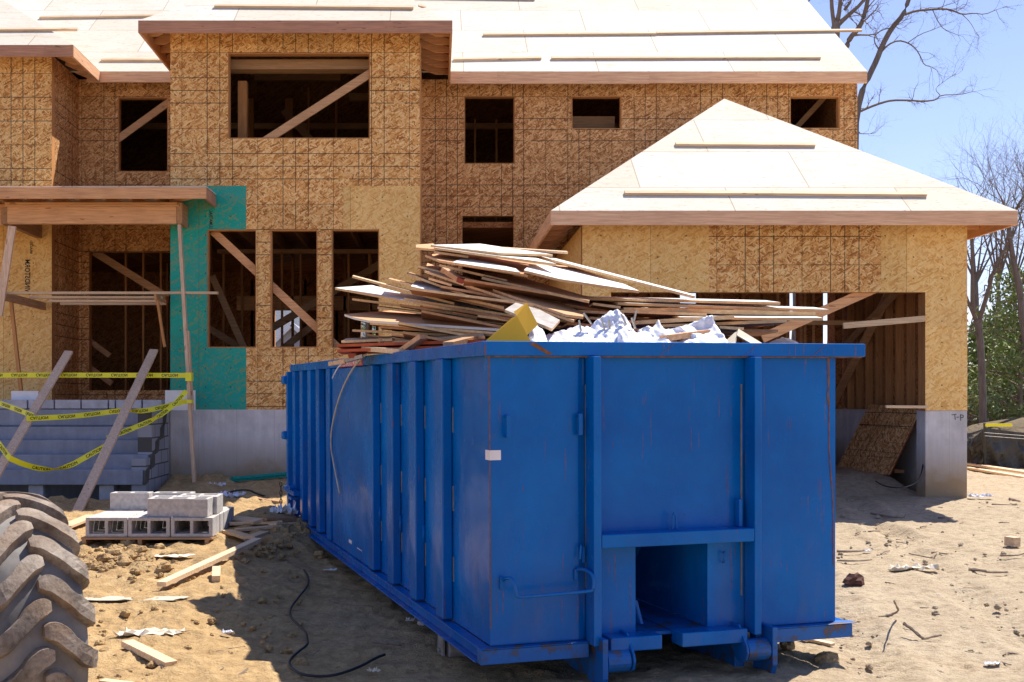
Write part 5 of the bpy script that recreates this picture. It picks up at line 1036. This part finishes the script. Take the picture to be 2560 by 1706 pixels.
stick_([(525, 1692, .01), (545, 1680, .02), (560, 1670, .03)], .006, 'thin pale twig in the shadow by the tyre'); stick_([(575, 1700, .01), (600, 1690, .02), (622, 1672, .03)], .014, 'dark twig in the shadow near the bottom edge')
stick_([(935, 1607, .02), (960, 1611, .03), (1000, 1615, .02)], .02, 'pale stick near the front wheel')
for i in range(32):
    u = rs.uniform(2095, 2575); v = 1260 + 430 * rs.rand() ** 1.1; l = rs.uniform(8, 42) * (v / 1500); a = rs.normal(0, .35)
    stick_([(u, v, .012), (u + l * .5 * math.cos(a), v + l * .3 * math.sin(a) + rs.uniform(-2, 2), .03), (u + l * math.cos(a), v + l * .5 * math.sin(a), .015)], rs.uniform(.003, .009) * (1.6 if v < 1400 else 1), 'small brown twig scattered on the sand', 'small twigs scattered on the sand', 'twig', 'twig')
for i in range(40):
    u = rs.uniform(240, 1060); v = 1380 + 320 * rs.rand()
    if u > 700 and v < 1300 + (u - 700) * .75: continue
    l = rs.uniform(8, 40) * (v / 1500); a = rs.normal(0, .5)
    stick_([(u, v, .012), (u + l * .5 * math.cos(a), v + l * .3 * math.sin(a) + rs.uniform(-2, 2), .03), (u + l * math.cos(a), v + l * .5 * math.sin(a), .015)], rs.uniform(.003, .007), 'small brown twig scattered on the sand', 'small twigs scattered on the sand', 'twig', 'twig')
# clods and stones
def clod(c, r, seedv):
    mb = MB(); n = 10; m = 7; vs = []
    for j in range(m + 1):
        ph = math.pi * j / m - math.pi / 2
        for i in range(n):
            th = 2 * math.pi * i / n; d = Vector((math.cos(th) * math.cos(ph), math.sin(th) * math.cos(ph), math.sin(ph) * .7)); k_ = 1 + .5 * mnoise.noise(d * 1.6 + Vector((seedv, 0, 0))) + .3 * mnoise.noise(d * 4.2 + Vector((seedv, 5, 0)))
            vs.append(c + d * r * k_)
    fs = [(j * n + i, j * n + (i + 1) % n, (j + 1) * n + (i + 1) % n, (j + 1) * n + i) for j in range(m) for i in range(n)]
    return vs, fs
cl = MB(); k = 0
while k < 620:
    if rs.rand() < .6:
        u = rs.uniform(190, 760); v = rs.uniform(1335, 1700); r = abs(rs.normal(0, .013)) + .006
        if rs.rand() < .35: u, v, r = rs.normal(300, 60), rs.normal(1395, 22), abs(rs.normal(0, .03)) + .01
        elif rs.rand() < .3: u, v, r = rs.normal(700, 45), rs.normal(1350, 25), abs(rs.normal(0, .03)) + .01
    else: u = rs.uniform(2090, 2560); v = rs.uniform(1250, 1700); r = abs(rs.normal(0, .010)) + .005
    if v < 1330: r *= 1.3
    if not (1060 < v < 1790): continue
    vs, fs = clod(gp(u, v, r * .25), r, k); cl.add(vs, fs); k += 1
tag(cl.build('soil_clods', 'soil'), kind='stuff')
vs, fs = clod(gp(2136, 1452, .07), .085, 5); solo(MB().add(vs, fs), 'brick_fragment', 'brownlump', 'dark brown broken lump standing on the sand right of the dumpster', 'stone')
vs, fs = clod(gp(2066, 1650, .03), .075, 15); solo(MB().add(vs, fs), 'soil_lump', 'soil', 'grey lump of soil in front of the right end of the dumpster', 'stone')
vs, fs = clod(gp(1968, 1614, .03), .05, 25); solo(MB().add(vs, fs), 'stone', 'soil', 'small brown stone under the right front of the dumpster', 'stone')

# leaning sheet, boards and dark barrel inside the garage
pts = [P(2303, 1024, 16.6), P(2224, 1187, 16.95), P(2085, 1182, 18.8), P(2174, 1010, 18.5)]
mb = MB(); mb.poly(pts, .014, down=(1, 0, -.5)); mb.m = [0, 0, 1, 1, 1, 1]; ls = mb.build('leaning_sheet', ['osb_dark', 'darkred']); tag(ls, 'dark strand board sheet with a red edge leaning inside the garage', 'board')
for i, t_ in enumerate((.3, .52, .74)):
    a = pts[0].lerp(pts[1], t_); b = pts[3].lerp(pts[2], t_); n = (pts[1] - pts[0]).cross(pts[3] - pts[0]).normalized(); n = n if n.y < 0 else -n
    MB().beam(a + n * .001, b + n * .001, .008, .004).build('groove', 'black', ls)
plank(P(2052, 1080, 19.5), P(2052, 1180, 19.3), .03, .25, 'short_board', 'osb_light', 'short pale board upright against the rear garage wall', 'board', up=(1, 0, 0))
plank(P(2235, 1178, 17.4), P(2310, 1180, 17.3), .1, .06, 'loose_board', 'beam', 'board end under the leaning sheet in the garage', 'board')

# ------------------------------------------------------------------ silt fence
sf = thing('silt_fence', 'black fabric silt fence on wooden stakes beyond the garage', 'fence', (11.5, 24, .35))
def sheetmb(a, b, z0a, z0b, z1a, z1b, n=50, m=14, amp=.05, sd=0):
    a = Vector(a); b = Vector(b); mb = MB(); vs = []; d = (b - a); nn = Vector((d.y, -d.x, 0)).normalized()
    for i in range(n + 1):
        f = i / n; p = a.lerp(b, f); zb = z0a + (z0b - z0a) * f; zt = z1a + (z1b - z1a) * f - .05 * math.sin(math.pi * f)
        for j in range(m + 1):
            g = j / m; w_ = mnoise.noise(Vector((f * 7 + g * 3, g * 2 - f * 4, sd))) * amp * (1.2 - g) * 2; vs.append(Vector((p.x, p.y, zb + (zt - zb) * g)) + nn * w_)
    fs = [(i * (m + 1) + j, (i + 1) * (m + 1) + j, (i + 1) * (m + 1) + j + 1, i * (m + 1) + j + 1) for i in range(n) for j in range(m)]
    mb.add(vs, fs); return mb
q0, q1, q2 = P(2400, 1180, 23), P(2460, 1180, 22), P(2640, 1180, 22.5)
sheetmb(q0, q1, .2, .2, Z_(1110, 23), Z_(1072, 22), 24, 12, .12, 3).build('fabric', 'silt', sf); sheetmb(q1, q2, .15, .2, Z_(1068, 22), Z_(1082, 22.5), 60, 14, .10, 8).build('fabric', 'silt', sf)
for p_, zt in ((q1, Z_(1058, 22)), (q2, 1.1), (q0, 1.0)): MB().box(p_.x - .02, p_.x + .02, p_.y - .05, p_.y - .01, .1, zt).build('stake', 'silt', sf)
for v0, v1 in ((1082, 1096), (1090, 1104)): MB().tube([P(2460, v0, 21.9), P(2640, v1, 22.3)], .006, 4).build('seam_cord', 'galv', sf)
solo(MB().box(X_(2463, 21.9), X_(2528, 21.9), 21.86, 21.90, Z_(1067, 21.9), Z_(1059, 21.9)), 'yellow_strip', 'tape', 'bright yellow strip lying on top of the silt fence', 'tape')

# ------------------------------------------------------------------ trees
def grow(mb, p, d, ln, r, depth, bend=.25, n=3, up=.15):
    pts = [Vector(p)]; rr = [r]; d = Vector(d).normalized(); k = 4
    for i in range(k):
        d = (d + Vector((rs.normal(0, bend), rs.normal(0, bend), rs.normal(0, bend) + up * .3))).normalized(); pts.append(pts[-1] + d * ln / k); rr.append(r * (1 - .55 * (i + 1) / k))
        if depth > 0 and i > 0:
            for _ in range(1 if rs.rand() < .75 else 2):
                ax = Vector((rs.normal(), rs.normal(), rs.normal())).normalized(); dd = (d + ax * .9).normalized(); grow(mb, pts[-1], dd, ln * rs.uniform(.4, .7), rr[-1] * .6, depth - 1, bend, n, up)
    mb.tube(pts, rr, 5 if r > .03 else 3, cap=False)
def traced_tree(name, label, trunk, limbs, Y, group='bare trees beyond the house', twigs=1.0, tdepth=2, tl=1.2, sr=1.0):
    """trunk and limbs: lists of (u, v, radius in photo pixels, depth offset)"""
    k = Y / F
    def cv(path): return [P(q_[0], q_[1], Y + (q_[3] if len(q_) > 3 else 0)) for q_ in path], [q_[2] * k * sr for q_ in path]
    tp, tr = cv(trunk); base = tp[0].copy(); base.z = macro(base.x, base.y)
    o = thing(name, label, 'tree', base, group=group)
    path = arc([Vector((base.x, base.y, base.z - .2))] + tp, 1); rad = np.interp(np.linspace(0, 1, len(path)), np.linspace(0, 1, len(tr) + 1), [tr[0] * 1.25] + tr).tolist()
    mb = MB(); mb.tube(path, rad, 10); mb.build('trunk', 'brown_bark', o, smooth=True)
    br = MB()
    for lb in limbs:
        lp, lr = cv(lb); q_ = arc(lp, 1); r_ = np.interp(np.linspace(0, 1, len(q_)), np.linspace(0, 1, len(lr)), lr).tolist(); br.tube(q_, r_, 6)
        for i in range(2, len(q_)):
            for _ in range(3):
                if rs.rand() < .35 * twigs:
                    d = (q_[i] - q_[i - 1]).normalized() + Vector((rs.normal(0, .6), rs.normal(0, .6), rs.normal(0, .6) + .2)); grow(br, q_[i], d, tl * rs.uniform(.4, 1.2), max(.006, r_[i] * .45), tdepth, .3)
        for _ in range(3): grow(br, q_[-1], (q_[-1] - q_[-2]).normalized() + Vector((rs.normal(0, .3), rs.normal(0, .3), rs.normal(0, .3))), tl, max(.006, r_[-1] * .8), tdepth, .3)
    br.build('branches', 'twig', o); return o
traced_tree('bare_tree', 'tall bare tree leaning right, with curving limbs over the right gable', [(2136, 330, 8), (2150, 240, 7.5), (2175, 185, 7), (2192, 150, 7), (2205, 115, 6.5), (2228, 72, 6.5), (2258, 38, 5.5), (2270, 5, 5), (2285, -40, 4.5), (2310, -130, 3)],
            [[(2262, 37, 3.2), (2290, 27, 3), (2330, 24, 2.6), (2362, 22, 2.4), (2385, 28, 2), (2406, 37, 1.8), (2435, 33, 1.2), (2462, 37, 1), (2490, 25, .8)], [(2201, 133, 2.6), (2220, 112, 2.2), (2245, 101, 2), (2270, 107, 1.8), (2290, 122, 1.5), (2303, 145, 1.3), (2310, 163, 1.1), (2330, 168, .7)],
             [(2140, 284, 3), (2170, 270, 3), (2205, 257, 2.8), (2230, 251, 2.6), (2270, 251, 2.4), (2310, 254, 2.2), (2342, 250, 1.8), (2350, 238, 1.3), (2400, 237, .9), (2430, 230, .6)], [(2196, 122, 2), (2188, 110, 1.6), (2185, 98, 1.5), (2188, 88, 1.3), (2205, 75, 1.3), (2228, 70, 1.5)],
             [(2270, 107, 1.2), (2300, 86, 1), (2335, 74, .7)], [(2332, 26, 1.2), (2345, 55, 1), (2360, 75, .8), (2395, 88, .5)], [(2350, 238, 1), (2338, 225, .8), (2345, 215, .6), (2380, 190, .4)], [(2406, 37, 1), (2425, 55, .7), (2440, 82, .4)], [(2272, 0, 3), (2290, -20, 2), (2350, -30, 1)], [(2148, 330, 1.4), (2150, 335, 1.2), (2175, 335, .6)]], 36, twigs=.75, tdepth=2, tl=.7)
traced_tree('bare_tree', 'bare tree with many upright forks behind the upper roof edge', [(2086, 140, 12), (2088, 75, 11), (2092, 55, 9)], [[(2088, 70, 8), (2080, 30, 5), (2078, -20, 4), (2085, -90, 2)], [(2092, 62, 7), (2100, 20, 5), (2102, -30, 4), (2096, -110, 2)], [(2095, 62, 7), (2125, 35, 5), (2155, 8, 4), (2190, -40, 3)], [(2112, 25, 4), (2130, 0, 3), (2140, -40, 2)],
            [(2116, 118, 7), (2125, 95, 6.5), (2145, 74, 6), (2158, 50, 5.5), (2165, 20, 5), (2172, -10, 5), (2180, -70, 3)], [(2100, 20, 3), (2115, -10, 3), (2118, -60, 2)], [(2010, 15, 2), (2025, 0, 1.6), (2040, -20, 1)], [(2144, 75, 2), (2142, 60, 1.6), (2136, 56, 1)]], 33, twigs=.7, tl=1.0)
traced_tree('bare_tree', 'slender grey tree forking in two right of the garage corner', [(2458, 1060, 9), (2456, 950, 8.5), (2451, 860, 8.5), (2447, 815, 9), (2441, 800, 9)], [[(2441, 802, 6), (2432, 780, 5.5), (2431, 740, 5), (2431, 680, 4), (2430, 618, 3.5), (2426, 580, 2.5), (2440, 530, 2)], [(2449, 810, 6), (2452, 786, 5.5), (2470, 733, 5), (2484, 672, 4.5), (2505, 635, 3.5), (2521, 610, 3), (2535, 570, 1.5)], [(2441, 802, 4), (2428, 775, 4), (2415, 740, 3.5), (2400, 700, 2)],
            [(2431, 650, 2), (2455, 610, 1.6), (2480, 585, 1)], [(2484, 672, 2), (2496, 660, 1.4)], [(2456, 930, 2), (2475, 900, 1.4), (2485, 870, 1)], [(2455, 850, 2), (2430, 830, 1.5)]], 30, twigs=.55, tl=1.1)
traced_tree('bare_tree', 'dark bare tree on the right edge leaning out of the picture', [(2590, 1060, 10), (2580, 950, 9), (2566, 850, 9), (2555, 790, 8), (2549, 720, 8), (2537, 670, 7), (2528, 620, 6), (2522, 575, 6)], [[(2522, 575, 4.5), (2518, 530, 3.5), (2505, 500, 2), (2495, 480, 1)], [(2522, 575, 4), (2540, 520, 3), (2560, 490, 2)], [(2550, 715, 3), (2575, 660, 2.5), (2590, 600, 2)], [(2530, 630, 2), (2500, 600, 1.5), (2480, 590, 1)]], 30, twigs=.9, tl=1.6, tdepth=3)
labs = ['leftmost far bare tree whose crown fans over the garage roof tip', 'second far bare tree in the row over the garage roof tip', 'third far bare tree in the row over the garage roof tip', 'far bare tree at the right edge of the picture', 'far bare tree seen through the garage opening', 'second far bare tree seen through the garage opening']
for i, (u, vt, Y) in enumerate(((2440, 560, 48), (2495, 480, 50), (2535, 520, 46), (2600, 470, 47), (2075, 560, 45), (1985, 600, 50))):
    b = [(u, 1040, 8), (u - 4, 900, 7), (u + 3, 780, 6), (u, 700, 5)]
    lm = [[(u, 710, 4), (u + dx * .45, (700 + vt) / 2 + 20, 2.6), (u + dx, vt + abs(dx) * .5, 1)] for dx in (-62, -35, -10, 18, 42, 66)]
    traced_tree('bare_tree', labs[i], b, lm, Y, twigs=.75, tdepth=2, tl=2.4, sr=.85)

def leafcloud(mb, centers, n, r, s_, flat=.6):
    for c, cr in centers:
        for _ in range(n):
            d = Vector((rs.normal(), rs.normal(), rs.normal() * flat)); d = d.normalized() * cr * (rs.rand() ** .45) * r; p = c + d
            a = Vector((rs.normal(), rs.normal(), rs.normal())).normalized(); b = a.cross(Vector((rs.normal(), rs.normal(), rs.normal()))).normalized(); L2 = s_ * rs.uniform(.6, 1.5); W2 = L2 * .32
            mb.add([p - a * L2, p + b * W2, p + a * L2, p - b * W2], [(0, 1, 2, 3)])
def pine(u, Y, h, wd_, label, mat='pine', v0=1062, dens=20, nb=70, low=.12, group='evergreens beyond the silt fence'):
    x = X_(u, Y); z0 = macro(x, Y); o = thing('pine_tree', label, 'tree', (x, Y, z0), group=group)
    tr = MB(); tr.tube([(x, Y, z0 - .2), (x + .1, Y, z0 + h * .5), (x + .05, Y + .1, z0 + h * .97)], [.16 * h / 9, .1 * h / 9, .02], 8); br = MB(); cs = []
    for i in range(nb):
        f = low + (1 - low) * (i / nb); a = rs.uniform(0, 6.283); r_ = wd_ * (1 - f ** 1.6) * rs.uniform(.55, 1.1) + .15; st = Vector((x + .07 * f, Y, z0 + h * f))
        en = st + Vector((math.cos(a) * r_, math.sin(a) * r_, r_ * rs.uniform(-.05, .35))); br.tube([st, st.lerp(en, .5) + Vector((0, 0, .08)), en], [.03 * (1 - f) + .012, .015, .006], 4, cap=False)
        for t_ in (.45, .7, .95): cs.append((st.lerp(en, t_) + Vector((rs.normal(0, .15), rs.normal(0, .15), rs.normal(0, .1))), (.30 + .22 * rs.rand()) * wd_ / 2.2))
    tr.build('trunk', 'brown_bark', o, smooth=True); br.build('branches', 'twig', o); lf = MB(); leafcloud(lf, cs, dens, 1, .085 * (Y / 30)); lf.build('foliage', mat, o)
pine(2545, 32, 5.0, 2.3, 'big yellow-green pine at the right edge behind the silt fence', 'pine', dens=20, nb=60); pine(2452, 36, 3.6, 1.8, 'light green young pine right behind the garage corner', 'pine', nb=46)
pine(2530, 38, 3.0, 2.4, 'low dark evergreen between the two tall grey trunks', 'pine_dark', nb=50, low=.03, dens=24); pine(2590, 34, 4.2, 2.4, 'bushy pine at the very right edge', 'pine', nb=50, dens=22)
pine(2500, 42, 4.6, 2.2, 'olive pine in the second row behind the low dark evergreen', 'pine', nb=50, dens=24); pine(2415, 40, 2.2, 1.4, 'small dark evergreen half hidden by the garage corner', 'pine_dark', nb=30, low=.03)
pine(912, 48, 7.5, 2.6, 'green tree seen through the right bay window', 'pine', nb=40)
pine(2660, 36, 5.5, 2.5, 'tall pine just outside the right edge', 'pine', nb=50); pine(2760, 40, 6, 2.6, 'tall pine further out on the right', 'pine_dark', nb=50)
def shrub(u, Y, h, label):
    x = X_(u, Y); z0 = macro(x, Y); o = thing('bare_shrub', label, 'shrub', (x, Y, z0), group='leafless shrubs behind the silt fence'); mb = MB()
    for _ in range(9): grow(mb, (x + rs.normal(0, .2), Y + rs.normal(0, .2), z0), (rs.normal(0, .5), rs.normal(0, .5), 1), h * rs.uniform(.6, 1.1), .018, 3, .25)
    mb.build('stems', 'twig', o)
for i, (u, Y) in enumerate(((2425, 33), (2445, 34), (2475, 32), (2500, 35), (2525, 33), (2550, 36), (2575, 33))): shrub(u, Y, rs.uniform(1.0, 1.8), 'leafless purple-brown shrub %s behind the silt fence' % ('nearest the garage corner', 'left of the slender forked trunk', 'just right of the slender forked trunk', 'above the yellow strip', 'right of the yellow strip', 'near the right edge', 'at the very right edge')[i])
# the wood in the distance: one mass
wd_ = MB()
for i in range(1500):
    x = rs.uniform(-60, 80); Y = rs.uniform(60, 90); z = .5 + rs.rand() ** 1.3 * 3.2; cl_ = [(Vector((x, Y, z)), rs.uniform(.5, 1.2))]; leafcloud(wd_, cl_, 9, 1, .32)
wo = wd_.build('distant_wood', 'leaf'); tag(wo, kind='stuff')
# neighbouring house seen through the bay window
nh = thing('neighbour_house', 'lavender sided house with a grey roof seen through the middle bay window', 'house', (-9, 58, .5))
NY = 56.0
gz = Z_(812, NY); ex0, ex1 = X_(655, NY), X_(810, NY); px_ = X_(731, NY)
MB().poly([(ex0, NY, .3), (ex1, NY, .3), (ex1, NY, gz - 1.6), (px_, NY, gz - .1), (ex0, NY, gz - 1.6)], .2, down=(0, 1, 0)).build('gable_wall', 'siding', nh)
MB().beam((ex0 - .3, NY - .2, gz - 1.75), (px_, NY - .2, gz), .3, .22).build('bargeboard', 'white', nh); MB().beam((px_, NY - .2, gz), (ex1 + .3, NY - .2, gz - 1.75), .3, .22).build('bargeboard', 'white', nh)
MB().poly([(ex0 - .3, NY - .3, gz - 1.65), (px_, NY - .3, gz + .1), (px_, NY + 4, gz + .1), (ex0 - .3, NY + 4, gz - 1.65)], .1).build('roof', 'shingle', nh); MB().poly([(ex1 + .3, NY - .3, gz - 1.65), (px_, NY - .3, gz + .1), (px_, NY + 4, gz + .1), (ex1 + .3, NY + 4, gz - 1.65)], .1).build('roof', 'shingle', nh)
MB().box(-16, -2, NY + 4, NY + 10, .3, 3.4).build('wall', 'siding', nh); MB().poly([(-16.4, NY + 3.6, 3.3), (-1.6, NY + 3.6, 3.3), (-1.6, NY + 7, Z_(772, NY + 7)), (-16.4, NY + 7, Z_(772, NY + 7))], .1).build('roof', 'shingle', nh)
